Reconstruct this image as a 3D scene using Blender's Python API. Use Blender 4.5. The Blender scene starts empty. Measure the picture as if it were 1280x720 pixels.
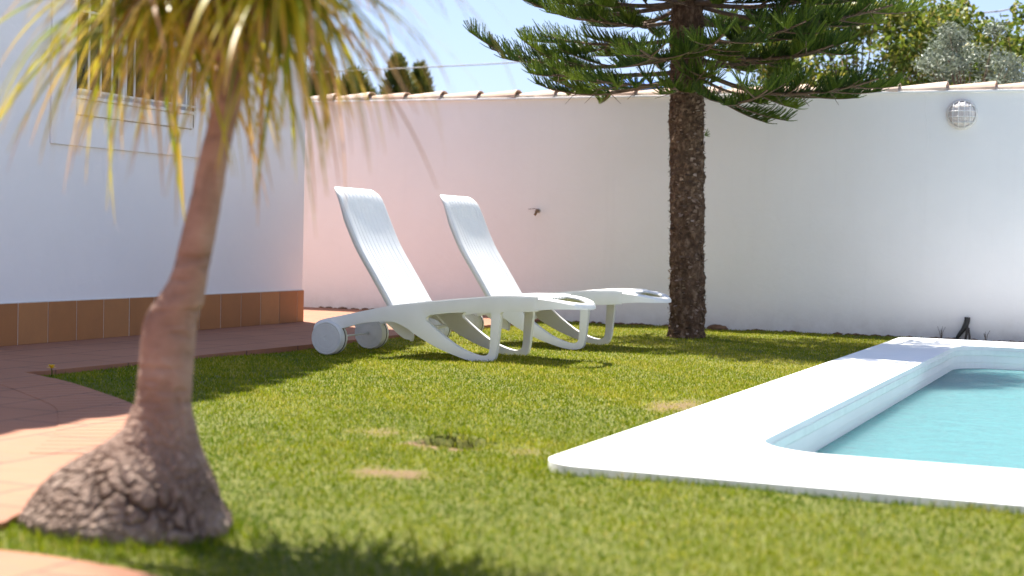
import bpy, bmesh, math, random
import numpy as np
from mathutils import Vector, Matrix, noise
from math import sin, cos, pi, radians, sqrt, atan2

random.seed(7)
rng = np.random.default_rng(11)
scene = bpy.context.scene
COL = scene.collection

# ------------------------------------------------------------------ camera
CAM_H = 0.85
YAW, PITCH, ROLL, FPX = radians(23.1056), radians(1.9497), radians(1.3194), 1864.7
fwd = Vector((-sin(YAW)*cos(PITCH), cos(YAW)*cos(PITCH), -sin(PITCH)))
rt0 = Vector((cos(YAW), sin(YAW), 0)); up0 = rt0.cross(fwd)
rt = rt0*cos(ROLL) + up0*sin(ROLL); up = -rt0*sin(ROLL) + up0*cos(ROLL)
cam_d = bpy.data.cameras.new("camera"); cam = bpy.data.objects.new("camera", cam_d); COL.objects.link(cam)
M = Matrix((rt, up, -fwd)).transposed().to_4x4(); M.translation = (0, 0, CAM_H)
cam.matrix_world = M
cam_d.sensor_width = 36.0; cam_d.lens = FPX/1280*36.0
cam_d.clip_start = 0.05; cam_d.clip_end = 2000
cam_d.dof.use_dof = True; cam_d.dof.focus_distance = 10.4; cam_d.dof.aperture_fstop = 2.0
scene.camera = cam

def ray(px, py):
    return fwd + rt*((px-640)/FPX) - up*((py-360)/FPX)
def on(px, py, axis, val):
    d = ray(px, py); o = Vector((0, 0, CAM_H)); i = 'xyz'.index(axis)
    return o + d*((val-o[i])/d[i])

# ------------------------------------------------------------------ light
SUNV = Vector((-0.42, 0.22, 1.0)).normalized()
world = bpy.data.worlds.new("World"); scene.world = world; world.use_nodes = True
nt = world.node_tree; nt.nodes.clear()
sky = nt.nodes.new("ShaderNodeTexSky"); sky.sky_type = 'NISHITA'; sky.sun_disc = False
sky.sun_elevation = math.asin(SUNV.z); sky.sun_rotation = atan2(SUNV.x, SUNV.y)
sky.air_density = 1.0; sky.dust_density = 0.6; sky.ozone_density = 1.5
bg = nt.nodes.new("ShaderNodeBackground"); bg.inputs[1].default_value = 0.13
wo = nt.nodes.new("ShaderNodeOutputWorld")
hs = nt.nodes.new('ShaderNodeHueSaturation'); hs.inputs['Saturation'].default_value = 1.0
gm = nt.nodes.new('ShaderNodeGamma'); gm.inputs[1].default_value = .5           # flattens the sky's brightness from horizon to zenith
tn = nt.nodes.new('ShaderNodeMix'); tn.data_type = 'RGBA'; tn.blend_type = 'MULTIPLY'; tn.inputs[0].default_value = 1; tn.inputs[7].default_value = (.73, .82, 1.06, 1)
nt.links.new(sky.outputs[0], hs.inputs['Color']); nt.links.new(hs.outputs[0], gm.inputs[0]); nt.links.new(gm.outputs[0], tn.inputs[6]); nt.links.new(tn.outputs[2], bg.inputs[0])
nt.links.new(bg.outputs[0], wo.inputs[0])
sun_d = bpy.data.lights.new("sun", 'SUN'); sun_d.energy = 4.0; sun_d.angle = radians(0.53); sun_d.color = (1.0, 0.95, 0.87)
sun = bpy.data.objects.new("sun", sun_d); COL.objects.link(sun)
sun.rotation_euler = (-SUNV).to_track_quat('-Z', 'Y').to_euler()
scene.view_settings.view_transform = 'Standard'; scene.view_settings.look = 'None'
scene.view_settings.exposure = 1.88; scene.view_settings.gamma = 1.0
scene.view_settings.use_curve_mapping = False
scene.render.engine = 'CYCLES'
scene.cycles.max_bounces = 8; scene.cycles.transparent_max_bounces = 12
scene.cycles.use_denoising = True

# ------------------------------------------------------------------ helpers
def tag(o, label=None, cat=None, group=None, kind=None):
    if label: o['label'] = label
    if cat: o['category'] = cat
    if group: o['group'] = group
    if kind: o['kind'] = kind
    return o

def empty(name, loc, rz=0, label=None, cat=None, group=None):
    o = bpy.data.objects.new(name, None); o.empty_display_size = 0.1
    o.location = loc; o.rotation_euler = (0, 0, rz); COL.objects.link(o)
    return tag(o, label, cat, group)

def link(name, me, mat, parent=None):
    o = bpy.data.objects.new(name, me); COL.objects.link(o)
    if mat is not None:
        for m in (mat if isinstance(mat, (list, tuple)) else [mat]): me.materials.append(m)
    if parent: o.parent = parent
    return o

def mesh(name, verts, faces, mat, parent=None, smooth=False, mids=None):
    me = bpy.data.meshes.new(name)
    me.from_pydata([tuple(v) for v in verts], [], [tuple(f) for f in faces])
    if smooth: me.polygons.foreach_set('use_smooth', [True]*len(me.polygons))
    if mids is not None: me.polygons.foreach_set('material_index', mids)
    me.update()
    return link(name, me, mat, parent)

def from_bm(name, bm, mat, parent=None, smooth=False, recalc=True):
    if recalc: bmesh.ops.recalc_face_normals(bm, faces=bm.faces)
    me = bpy.data.meshes.new(name); bm.to_mesh(me); bm.free()
    if smooth: me.polygons.foreach_set('use_smooth', [True]*len(me.polygons))
    return link(name, me, mat, parent)

def quads_np(name, V, F, mat, parent=None, attr=None, smooth=False):
    """fast mesh: V (n,3) float, F list of (m,k) int arrays, attr dict name->per-vertex floats"""
    me = bpy.data.meshes.new(name)
    V = np.asarray(V, np.float32)
    me.vertices.add(len(V)); me.vertices.foreach_set('co', V.ravel())
    loops = np.concatenate([f.ravel() for f in F]).astype(np.int32)
    sizes = np.concatenate([np.full(len(f), f.shape[1]) for f in F]).astype(np.int32)
    starts = np.concatenate([[0], np.cumsum(sizes)[:-1]]).astype(np.int32)
    me.loops.add(len(loops)); me.loops.foreach_set('vertex_index', loops)
    me.polygons.add(len(sizes)); me.polygons.foreach_set('loop_start', starts)
    try: me.polygons.foreach_set('loop_total', sizes)
    except Exception: pass
    if smooth: me.polygons.foreach_set('use_smooth', np.ones(len(sizes), bool))
    if attr:
        for k, a in attr.items():
            at = me.attributes.new(k, 'FLOAT', 'POINT'); at.data.foreach_set('value', np.asarray(a, np.float32))
    me.update(calc_edges=True); me.validate()
    return link(name, me, mat, parent)

def box(bm, lo, hi, mat=None):
    x0, y0, z0 = lo; x1, y1, z1 = hi
    v = [bm.verts.new(p) for p in ((x0,y0,z0),(x1,y0,z0),(x1,y1,z0),(x0,y1,z0),(x0,y0,z1),(x1,y0,z1),(x1,y1,z1),(x0,y1,z1))]
    for f in ((0,3,2,1),(4,5,6,7),(0,1,5,4),(1,2,6,5),(2,3,7,6),(3,0,4,7)): bm.faces.new([v[i] for i in f])
    return v

def tube(bm, pts, radii, n=8, cap=True):
    pts = [Vector(p) for p in pts]; rings = []
    if not hasattr(radii, '__len__'): radii = [radii]*len(pts)
    nrm = None
    for i, p in enumerate(pts):
        t = (pts[min(i+1, len(pts)-1)] - pts[max(i-1, 0)]).normalized()
        if nrm is None:
            nrm = t.orthogonal().normalized()
        nrm = (nrm - t*nrm.dot(t)).normalized(); b = t.cross(nrm)
        rings.append([bm.verts.new(p + (nrm*cos(2*pi*k/n) + b*sin(2*pi*k/n))*radii[i]) for k in range(n)])
    for a, b in zip(rings, rings[1:]):
        for k in range(n): bm.faces.new((a[k], a[(k+1)%n], b[(k+1)%n], b[k]))
    if cap:
        bm.faces.new(rings[0][::-1]); bm.faces.new(rings[-1])

def lathe(bm, prof, origin, axis, n=32):
    """prof: (r, h) along axis"""
    axis = Vector(axis).normalized(); a = axis.orthogonal().normalized(); b = axis.cross(a); O = Vector(origin)
    rings = []
    for r, h in prof:
        if r < 1e-6: rings.append([bm.verts.new(O + axis*h)])
        else: rings.append([bm.verts.new(O + axis*h + (a*cos(2*pi*k/n) + b*sin(2*pi*k/n))*r) for k in range(n)])
    for p, q in zip(rings, rings[1:]):
        for k in range(n):
            if len(p) == 1 and len(q) == 1: continue
            if len(p) == 1: bm.faces.new((p[0], q[(k+1)%n], q[k]))
            elif len(q) == 1: bm.faces.new((p[k], p[(k+1)%n], q[0]))
            else: bm.faces.new((p[k], p[(k+1)%n], q[(k+1)%n], q[k]))

def smooth_loop(pts, sub=4, closed=True):
    out = []; n = len(pts); P = [Vector(p) for p in pts]
    rngi = range(n if closed else n-1)
    for i in rngi:
        if closed: p0, p1, p2, p3 = P[(i-1)%n], P[i], P[(i+1)%n], P[(i+2)%n]
        else: p0, p1, p2, p3 = P[max(i-1,0)], P[i], P[i+1], P[min(i+2,n-1)]
        for k in range(sub):
            t = k/sub
            out.append(0.5*((2*p1) + (p2-p0)*t + (2*p0-5*p1+4*p2-p3)*t*t + (3*p1-p0-3*p2+p3)*t**3))
    if not closed: out.append(P[-1])
    return out

def plate(bm, outer, holes, fmap, d0, d1):
    """prism of a 2-D outline with holes; fmap(u,v,d) -> xyz"""
    tb = bmesh.new()
    for lp in [outer]+holes:
        vs = [tb.verts.new((p[0], p[1], 0)) for p in lp]
        for a, b in zip(vs, vs[1:]+vs[:1]): tb.edges.new((a, b))
    bmesh.ops.triangle_fill(tb, edges=tb.edges[:], use_beauty=True, use_dissolve=False)
    tb.verts.index_update(); tb.verts.ensure_lookup_table()
    A = [bm.verts.new(fmap(v.co.x, v.co.y, d0)) for v in tb.verts]
    B = [bm.verts.new(fmap(v.co.x, v.co.y, d1)) for v in tb.verts]
    for f in tb.faces:
        ix = [v.index for v in f.verts]
        bm.faces.new([A[i] for i in ix]); bm.faces.new([B[i] for i in reversed(ix)])
    for e in tb.edges:
        if len(e.link_faces) == 1:
            i, j = e.verts[0].index, e.verts[1].index
            bm.faces.new((A[i], A[j], B[j], B[i]))
    tb.free()

def bevel_mod(o, w, seg=2, ang=35):
    m = o.modifiers.new('bevel', 'BEVEL'); m.width = w; m.segments = seg; m.limit_method = 'ANGLE'; m.angle_limit = radians(ang)
    return o

def inpoly(X, Y, poly):
    r = np.zeros(X.shape, bool); n = len(poly)
    for i in range(n):
        x0, y0 = poly[i][:2]; x1, y1 = poly[(i+1)%n][:2]
        c = ((y0 > Y) != (y1 > Y))
        with np.errstate(divide='ignore', invalid='ignore'):
            r ^= c & (X < (x1-x0)*(Y-y0)/(y1-y0)+x0)
    return r

# ------------------------------------------------------------------ materials
class NB:
    def __init__(s, name):
        s.m = bpy.data.materials.new(name); s.m.use_nodes = True
        s.t = s.m.node_tree; s.p = s.t.nodes['Principled BSDF']; s.out = s.t.nodes['Material Output']
        s.tc = s.n('ShaderNodeTexCoord')
    def n(s, ty, **kw):
        nd = s.t.nodes.new(ty)
        for k, v in kw.items():
            if k.startswith('i_'):
                key = k[2:].replace('_', ' ')
                nd.inputs[key].default_value = v
            else: setattr(nd, k, v)
        return nd
    def l(s, a, b): s.t.links.new(a, b)
    def noise(s, scale, detail=4, rough=.55, coord=None, dist=0):
        nd = s.n('ShaderNodeTexNoise'); nd.inputs['Scale'].default_value = scale
        nd.inputs['Detail'].default_value = detail; nd.inputs['Roughness'].default_value = rough; nd.inputs['Distortion'].default_value = dist
        s.l(coord or s.tc.outputs['Object'], nd.inputs['Vector']); return nd.outputs['Fac']
    def ramp(s, fac, stops):
        r = s.n('ShaderNodeValToRGB'); e = r.color_ramp.elements
        while len(e) < len(stops): e.new(0.5)
        for q, (p, c) in zip(e, stops):
            q.position = p; q.color = (*c, 1) if len(c) == 3 else c
        s.l(fac, r.inputs[0]); return r.outputs[0]
    def mix(s, fac, a, b, mode='MIX'):
        nd = s.n('ShaderNodeMix', data_type='RGBA', blend_type=mode)
        for i, v in ((0, fac), (6, a), (7, b)):
            if hasattr(v, 'is_linked') or hasattr(v, 'links'): s.l(v, nd.inputs[i])
            else: nd.inputs[i].default_value = v if i == 0 else ((*v, 1) if len(v) == 3 else v)
        return nd.outputs[2]
    def mth(s, op, a, b=0.0, c=None):
        nd = s.n('ShaderNodeMath', operation=op)
        for i, v in enumerate((a, b, c)):
            if v is None: continue
            if hasattr(v, 'links'): s.l(v, nd.inputs[i])
            else: nd.inputs[i].default_value = v
        return nd.outputs[0]
    def base(s, c):
        if hasattr(c, 'links'): s.l(c, s.p.inputs['Base Color'])
        else: s.p.inputs['Base Color'].default_value = (*c, 1)
    def bump(s, h, strength=.3, dist=.01):
        b = s.n('ShaderNodeBump'); b.inputs['Strength'].default_value = strength; b.inputs['Distance'].default_value = dist
        s.l(h, b.inputs['Height']); s.l(b.outputs[0], s.p.inputs['Normal']); return b
    def rough(s, r): s.p.inputs['Roughness'].default_value = r

def simple(name, c, rough=.6, var=.12, scale=8, bump=0, bscale=60, bdist=.003, metallic=0):
    b = NB(name); lo = tuple(x*(1-var) for x in c); hi = tuple(min(1, x*(1+var)) for x in c)
    b.base(b.ramp(b.noise(scale), [(.3, lo), (.7, hi)])); b.rough(rough); b.p.inputs['Metallic'].default_value = metallic
    if bump: b.bump(b.noise(bscale, 5), bump, bdist)
    return b.m

def leaf_mat(name, stops, attr=None, trans=.35, rough=.45, nscale=1.2, rand=.25):
    """foliage: colour from per-leaf random (and an attribute), diffuse + translucent"""
    b = NB(name)
    if attr:
        a = b.n('ShaderNodeAttribute', attribute_name=attr); fac = a.outputs['Fac']
    else:
        g = b.n('ShaderNodeNewGeometry'); fac = g.outputs['Random Per Island']
    col = b.ramp(fac, stops)
    nz = b.noise(nscale, 2)
    col = b.mix(b.mth('MULTIPLY', nz, rand), col, tuple(x*.55 for x in stops[0][1]))
    b.base(col); b.rough(rough); b.p.inputs['Specular IOR Level'].default_value = .35
    tr = b.n('ShaderNodeBsdfTranslucent'); b.l(col, tr.inputs[0])
    mx = b.n('ShaderNodeMixShader'); mx.inputs[0].default_value = trans
    b.l(b.p.outputs[0], mx.inputs[1]); b.l(tr.outputs[0], mx.inputs[2]); b.l(mx.outputs[0], b.out.inputs[0])
    return b.m

def stucco(name, c, stain=(.42,.36,.30), base_z=0.0, amount=.6):
    b = NB(name)
    n1 = b.noise(.8, 5, .6); n2 = b.noise(14, 4)
    col = b.ramp(n1, [(.3, tuple(x*.94 for x in c)), (.7, c)])
    col = b.mix(b.mth('MULTIPLY', n2, .08), col, tuple(x*.8 for x in c))
    sep = b.n('ShaderNodeSeparateXYZ'); b.l(b.tc.outputs['Object'], sep.inputs[0])
    # grime with its own ragged edge: splash dirt near the foot of the wall
    h = b.mth('SUBTRACT', sep.outputs['Z'], base_z)
    f = b.mth('SUBTRACT', 1.0, b.mth('DIVIDE', h, .34))
    f = b.mth('MULTIPLY', b.mth('MAXIMUM', f, 0.0), b.mth('MULTIPLY', b.noise(6, 6, .7), 1.2))
    f = b.mth('MULTIPLY', b.mth('POWER', b.mth('MINIMUM', f, 1.0), 1.7), amount)
    col = b.mix(f, col, stain)
    # run marks
    mp = b.n('ShaderNodeMapping'); mp.inputs['Scale'].default_value = (9, 9, .5); b.l(b.tc.outputs['Object'], mp.inputs[0])
    st = b.noise(1.0, 5, .6, coord=mp.outputs[0])
    if amount: col = b.mix(b.mth('MULTIPLY', b.mth('MAXIMUM', b.mth('SUBTRACT', st, .56), 0), .22), col, tuple(x*.78 for x in stain))
    if amount:      # flecks of dirt and flaked paint
        col = b.mix(b.mth('MINIMUM', b.mth('MULTIPLY', b.mth('MAXIMUM', b.mth('SUBTRACT', b.noise(21, 4, .6), .745), 0), 8), .4), col, stain)
        col = b.mix(b.mth('MULTIPLY', b.mth('MAXIMUM', b.mth('SUBTRACT', b.noise(2.3, 6, .7), .52), 0), .5), col, tuple(x*.86 for x in c))
    b.base(col); b.rough(.9); b.p.inputs['Specular IOR Level'].default_value = .15
    hgt = b.mth('ADD', b.mth('MULTIPLY', b.noise(7, 4, .6, dist=.8), 1.0), b.mth('MULTIPLY', b.noise(120, 4), .25))
    b.bump(hgt, .35, .01)
    return b.m

M_WALL = stucco('white stucco', (.86, .84, .82), base_z=0.0, amount=.75)
M_HOUSE = stucco('white house render', (.86, .84, .84), base_z=-5, amount=0)
M_TRIM = simple('white painted trim', (.80, .79, .77), .6, .05)
M_PLASTIC = NB('white garden plastic')
_c = M_PLASTIC.ramp(M_PLASTIC.noise(3, 5), [(.35, (.74, .735, .71)), (.7, (.80, .80, .785))])
M_PLASTIC.base(_c); M_PLASTIC.rough(.38); M_PLASTIC.bump(M_PLASTIC.noise(220, 2), .06, .002)
M_PLASTIC.p.inputs['Subsurface Weight'].default_value = 0.0
M_PLASTIC = M_PLASTIC.m
M_WHEEL = simple('off white wheel plastic', (.60, .60, .585), .5, .06, 12)
M_BLACK = simple('black rubber', (.018, .017, .016), .5, .2)
M_ALU = simple('white window aluminium', (.74, .74, .73), .35, .04)
M_GRILLE = simple('white painted iron', (.76, .76, .75), .4, .06)
M_SOILCLOD = simple('dry earth', (.16, .085, .045), .95, .4, 20, .8, 40, .01)

def glass_dark():
    b = NB('dark window glass'); b.base(b.ramp(b.noise(2.2, 2), [(.4, (.015, .017, .02)), (.7, (.05, .045, .04))]))
    b.rough(.06); b.p.inputs['Specular IOR Level'].default_value = .6; return b.m
M_GLASS = glass_dark()

def skirting_tile():
    b = NB('brown clay skirting tile')
    g = b.n('ShaderNodeNewGeometry')
    col = b.ramp(g.outputs['Random Per Island'], [(0, (.34, .135, .042)), (.5, (.40, .165, .052)), (1, (.45, .20, .07))])
    col = b.mix(b.mth('MULTIPLY', b.noise(7, 5, .65), .5), col, (.20, .09, .04))
    b.base(col); b.rough(.55); b.bump(b.noise(30, 4), .15, .004); return b.m
M_SKIRT = skirting_tile()
M_GROUT = simple('pale grout', (.62, .60, .57), .9, .1, 30)

def pavement_mat():
    b = NB('terracotta stamped paving')
    n1 = b.noise(1.3, 5, .6); n2 = b.noise(9, 6, .65)
    col = b.ramp(n1, [(.3, (.26, .100, .046)), (.55, (.32, .126, .060)), (.75, (.36, .150, .076))])
    col = b.mix(b.mth('MULTIPLY', n2, .55), col, (.29, .14, .09))
    mp = b.n('ShaderNodeMapping'); b.l(b.tc.outputs['Object'], mp.inputs[0])
    mp.inputs['Rotation'].default_value = (0, 0, radians(90))
    w = b.n('ShaderNodeTexNoise'); w.inputs['Scale'].default_value = 3; b.l(b.tc.outputs['Object'], w.inputs['Vector'])
    va = b.n('ShaderNodeVectorMath', operation='MULTIPLY_ADD'); b.l(w.outputs['Color'], va.inputs[0]); va.inputs[1].default_value = (.02, .02, 0); b.l(mp.outputs[0], va.inputs[2])
    br = b.n('ShaderNodeTexBrick'); br.offset = .5; br.inputs['Scale'].default_value = 1
    br.inputs['Brick Width'].default_value = .62; br.inputs['Row Height'].default_value = .40
    br.inputs['Mortar Size'].default_value = .009; br.inputs['Mortar Smooth'].default_value = .4
    b.l(va.outputs[0], br.inputs['Vector'])
    fine = b.n('ShaderNodeTexWave', wave_type='BANDS', bands_direction='Y'); fine.inputs['Scale'].default_value = 3.4
    fine.inputs['Distortion'].default_value = 5; fine.inputs['Detail'].default_value = 5; fine.inputs['Detail Scale'].default_value = 3
    b.l(b.tc.outputs['Object'], fine.inputs['Vector'])
    jf = br.outputs['Fac']
    cut = b.mth('MULTIPLY', b.mth('MAXIMUM', b.mth('SUBTRACT', fine.outputs['Fac'], .80), 0), 1.6)
    col = b.mix(b.mth('MULTIPLY', jf, .85), col, (.12, .06, .042))
    col = b.mix(b.mth('MULTIPLY', cut, .9), col, (.22, .11, .075))
    b.base(col); b.rough(.82)
    h = b.mth('SUBTRACT', b.mth('MULTIPLY', n2, .4), b.mth('ADD', jf, b.mth('MULTIPLY', cut, .6)))
    b.bump(h, .5, .006); return b.m
M_PAVE = pavement_mat()

def soil_mat():
    b = NB('lawn soil and thatch')
    n1 = b.noise(60, 5, .7); n2 = b.noise(1.1, 4)
    col = b.ramp(n1, [(.3, (.055, .068, .008)), (.55, (.12, .125, .015)), (.8, (.22, .18, .045))])
    a = b.n('ShaderNodeAttribute', attribute_name='bare')
    soil = b.ramp(b.noise(40, 6, .7), [(.25, (.055, .032, .014)), (.5, (.150, .090, .036)), (.8, (.25, .165, .075))])
    col = b.mix(a.outputs['Fac'], col, soil)
    b.base(col); b.rough(.95); b.bump(n1, .8, .01); return b.m
M_SOIL = soil_mat()

def blade_mat():
    b = NB('grass blades')
    a = b.n('ShaderNodeAttribute', attribute_name='tone'); h = b.n('ShaderNodeAttribute', attribute_name='h')
    col = b.ramp(a.outputs['Fac'], [(0, (.048, .105, .003)), (.3, (.120, .178, .003)), (.55, (.240, .262, .007)), (.8, (.43, .38, .06)), (1, (.55, .43, .16))])
    b.base(col); b.rough(.6); b.p.inputs['Specular IOR Level'].default_value = .12
    tr = b.n('ShaderNodeBsdfTranslucent'); b.l(col, tr.inputs[0])
    mx = b.n('ShaderNodeMixShader'); mx.inputs[0].default_value = .42
    b.l(b.p.outputs[0], mx.inputs[1]); b.l(tr.outputs[0], mx.inputs[2]); b.l(mx.outputs[0], b.out.inputs[0])
    return b.m
M_BLADE = blade_mat()

def coping_mat():
    b = NB('white pool coping'); n1 = b.noise(2, 5)
    col = b.ramp(n1, [(.3, (.76, .755, .74)), (.7, (.82, .815, .80))])
    b.base(col); b.rough(.8); b.bump(b.noise(150, 4), .25, .003); return b.m
M_COPE = coping_mat()
def basin_mat():
    b = NB('pool liner'); sep = b.n('ShaderNodeSeparateXYZ'); b.l(b.tc.outputs['Object'], sep.inputs[0])
    vor = b.n('ShaderNodeTexVoronoi'); vor.inputs['Scale'].default_value = 22; b.l(b.tc.outputs['Object'], vor.inputs['Vector'])
    wet = b.mix(b.mth('MULTIPLY', b.noise(3.0, 3), .6), (.14, .40, .42), (.09, .35, .38))
    z = b.mth('ADD', sep.outputs['Z'], 0)
    dry = b.mix(b.mth('MULTIPLY', b.noise(8, 4), .3), (.80, .80, .78), (.75, .77, .76))
    up_ = b.n('ShaderNodeMapRange'); b.l(z, up_.inputs[0])
    up_.inputs[1].default_value = -.156; up_.inputs[2].default_value = -.147
    col = b.mix(up_.outputs[0], wet, dry)
    b.base(col); b.rough(.4); return b.m
M_BASIN = basin_mat()
def water_mat():
    b = NB('pool water')
    for nd in (b.p,): b.t.nodes.remove(nd)
    tr = b.n('ShaderNodeBsdfTransparent'); tr.inputs[0].default_value = (.74, .97, 1.0, 1)
    df = b.n('ShaderNodeBsdfPrincipled'); df.subsurface_method = 'BURLEY'; df.inputs['Base Color'].default_value = (.100, .232, .242, 1); df.inputs['Subsurface Weight'].default_value = 1; df.inputs['Subsurface Scale'].default_value = .55; df.inputs['Subsurface Radius'].default_value = (.6, 1.0, 1.0); df.inputs['Specular IOR Level'].default_value = 0; df.inputs['Roughness'].default_value = 1     # light scattered back by the body of the water
    m0 = b.n('ShaderNodeMixShader'); m0.inputs[0].default_value = .85; b.l(tr.outputs[0], m0.inputs[1]); b.l(df.outputs[0], m0.inputs[2])
    gl = b.n('ShaderNodeBsdfGlossy'); gl.inputs['Roughness'].default_value = .05; gl.inputs[0].default_value = (.9, .97, 1, 1)
    fr = b.n('ShaderNodeFresnel'); fr.inputs[0].default_value = 1.33
    mp = b.n('ShaderNodeMapping'); mp.inputs['Scale'].default_value = (1.0, 1.6, 1); b.l(b.tc.outputs['Object'], mp.inputs[0])
    h = b.mth('ADD', b.noise(4.5, 3, .5, coord=mp.outputs[0], dist=.6), b.mth('MULTIPLY', b.noise(16, 2, coord=mp.outputs[0]), .35))
    bp = b.n('ShaderNodeBump'); bp.inputs['Strength'].default_value = .8; bp.inputs['Distance'].default_value = .06; b.l(h, bp.inputs['Height'])
    b.l(bp.outputs[0], gl.inputs['Normal']); b.l(bp.outputs[0], fr.inputs['Normal'])
    mx = b.n('ShaderNodeMixShader'); b.l(b.mth('MULTIPLY', fr.outputs[0], .6), mx.inputs[0])
    b.l(bp.outputs[0], df.inputs['Normal']); b.l(m0.outputs[0], mx.inputs[1]); b.l(gl.outputs[0], mx.inputs[2]); b.l(mx.outputs[0], b.out.inputs[0])
    return b.m
M_WATER = water_mat()

def bark(name, cols, scale=(10, 10, 3), crack=.6, dist=.02, vscale=9):
    b = NB(name)
    mp = b.n('ShaderNodeMapping'); mp.inputs['Scale'].default_value = scale; b.l(b.tc.outputs['Object'], mp.inputs[0])
    n1 = b.noise(1, 7, .7, coord=mp.outputs[0])
    col = b.ramp(n1, [(.25, cols[0]), (.5, cols[1]), (.75, cols[2])])
    at = b.n('ShaderNodeAttribute', attribute_name='crack'); pl = b.n('ShaderNodeAttribute', attribute_name='plate'); e = at.outputs['Fac']
    if name.startswith('pony'): col = b.mix(b.mth('MULTIPLY', pl.outputs['Fac'], .85), col, b.ramp(n1, [(.25, (.13, .09, .068)), (.5, (.25, .185, .145)), (.75, (.38, .30, .24))]))
    else:
        g = b.n('ShaderNodeNewGeometry'); col = b.mix(pl.outputs['Fac'], col, b.ramp(g.outputs['Random Per Island'], [(0, (.05, .03, .02)), (.5, (.13, .085, .058)), (.85, (.27, .19, .14)), (1, (.45, .34, .27))]))
    col = b.mix(b.mth('MULTIPLY', e, crack), col, tuple(x*.35 for x in cols[0]))
    b.base(col); b.rough(.92); b.p.inputs['Specular IOR Level'].default_value = .15
    b.bump(b.mth('SUBTRACT', b.mth('MULTIPLY', n1, .7), b.mth('MULTIPLY', e, .9)), .8, dist); return b.m
M_PALMBARK = bark('ponytail palm bark', [(.20, .125, .095), (.31, .205, .16), (.42, .30, .24)], (6, 6, 12), .95, .03, 17)
M_PINEBARK = bark('flaky dark bark', [(.030, .017, .010), (.100, .060, .037), (.30, .20, .13)], (22, 22, 12), 0.15, .03, 30)
M_TWIG = simple('twig bark', (.13, .085, .055), .9, .3, 20)

def palmleaf_mat():
    b = NB('strap leaves'); a = b.n('ShaderNodeAttribute', attribute_name='age')
    col = b.ramp(a.outputs['Fac'], [(0, (.085, .150, .010)), (.3, (.22, .27, .012)), (.55, (.46, .40, .022)), (.75, (.55, .36, .06)), (1, (.50, .31, .17))])
    b.base(col); b.rough(.4); b.p.inputs['Specular IOR Level'].default_value = .4
    tr = b.n('ShaderNodeBsdfTranslucent'); b.l(col, tr.inputs[0])
    mx = b.n('ShaderNodeMixShader'); mx.inputs[0].default_value = .4
    b.l(b.p.outputs[0], mx.inputs[1]); b.l(tr.outputs[0], mx.inputs[2]); b.l(mx.outputs[0], b.out.inputs[0]); return b.m
M_STRAP = palmleaf_mat()
M_NEEDLE = leaf_mat('araucaria needles', [(0, (.018, .038, .007)), (.38, (.050, .098, .012)), (.7, (.15, .22, .020)), (1, (.28, .36, .045))], attr='tone', trans=.2, rand=.2)
M_FRUITLEAF = leaf_mat('garden tree leaves', [(0, (.055, .095, .012)), (.5, (.13, .18, .018)), (.85, (.27, .27, .035)), (1, (.42, .32, .09))], trans=.4)
M_OLIVE = leaf_mat('olive leaves', [(0, (.11, .14, .095)), (.5, (.22, .26, .19)), (1, (.36, .40, .32))], trans=.2)
M_CYPRESS = leaf_mat('conifer foliage', [(0, (.030, .055, .012)), (.6, (.075, .105, .018)), (1, (.14, .16, .028))], trans=.15)
M_CLAY = NB('weathered clay tile')
_g = M_CLAY.n('ShaderNodeNewGeometry')
_c = M_CLAY.ramp(_g.outputs['Random Per Island'], [(0, (.50, .34, .25)), (.5, (.56, .42, .33)), (1, (.60, .50, .42))])
_c = M_CLAY.mix(M_CLAY.mth('MULTIPLY', M_CLAY.noise(16, 5, .7), .5), _c, (.38, .25, .18))
M_CLAY.base(_c); M_CLAY.rough(.9); M_CLAY.bump(M_CLAY.noise(50, 4), .3, .004); M_CLAY = M_CLAY.m
M_MORTAR = simple('mortar', (.42, .36, .30), .95, .3, 25, .6, 40, .01)
M_BLUE = simple('blue canvas', (.03, .11, .36), .7, .15)
M_GROUND = simple('dry ground beyond', (.24, .19, .12), .95, .3, .4, .3, 6, .05)

# ------------------------------------------------------------------ setting: pavement, lawn, pool, walls
PZ = 0.03
WALL_Y = 14.2
HX = -7.15; HY = 11.85
def P2(px, py, z=PZ):
    p = on(px, py, 'z', z); return (p.x, p.y)

curve = [P2(30.5, 465), P2(61, 471.5), P2(89.5, 478.6), P2(122, 489), P2(166.7, 505.5), (-4.02, 5.35), (-3.70, 4.95), (-3.42, 4.50), (-3.20, 4.05), (-3.04, 3.62), (-2.93, 3.32), (-2.90, 3.20), (-3.1, 3.13), (-3.5, 3.12)]
curve = [tuple(p) for p in smooth_loop([(x, y, 0) for x, y in curve], 4, False)]
pave_a = [(-5.62, WALL_Y), P2(400, 429.3), P2(260, 443), P2(179, 451.5), P2(57, 463.4)] + [(p[0], p[1]) for p in curve] + [(-3.5, -4.95), (-16, -4.95), (-16, WALL_Y)]
near_edge = [(-3.48, 2.93), (-2.75, 2.945), (-2.56, 2.955), (-2.36, 2.945), (-2.13, 2.90), (-1.85, 2.76), (-1.62, 2.5), (-1.5, 2.1), (-1.45, 1.6)]
near_edge = [(p[0], p[1]) for p in smooth_loop([(x, y, 0) for x, y in near_edge], 4, False)]
pave_b = near_edge + [(-1.2, 1.1), (0, .9), (7.9, .9), (7.9, -4.95), (-3.48, -4.95)]
bm = bmesh.new()
plate(bm, pave_a, [], lambda u, v, d: (u, v, d), -0.12, PZ)
plate(bm, pave_b, [], lambda u, v, d: (u, v, d), -0.12, PZ-.001)
o = from_bm('pavement', bm, M_PAVE); bevel_mod(o, .008, 2, 50); tag(o, kind='structure')

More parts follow.
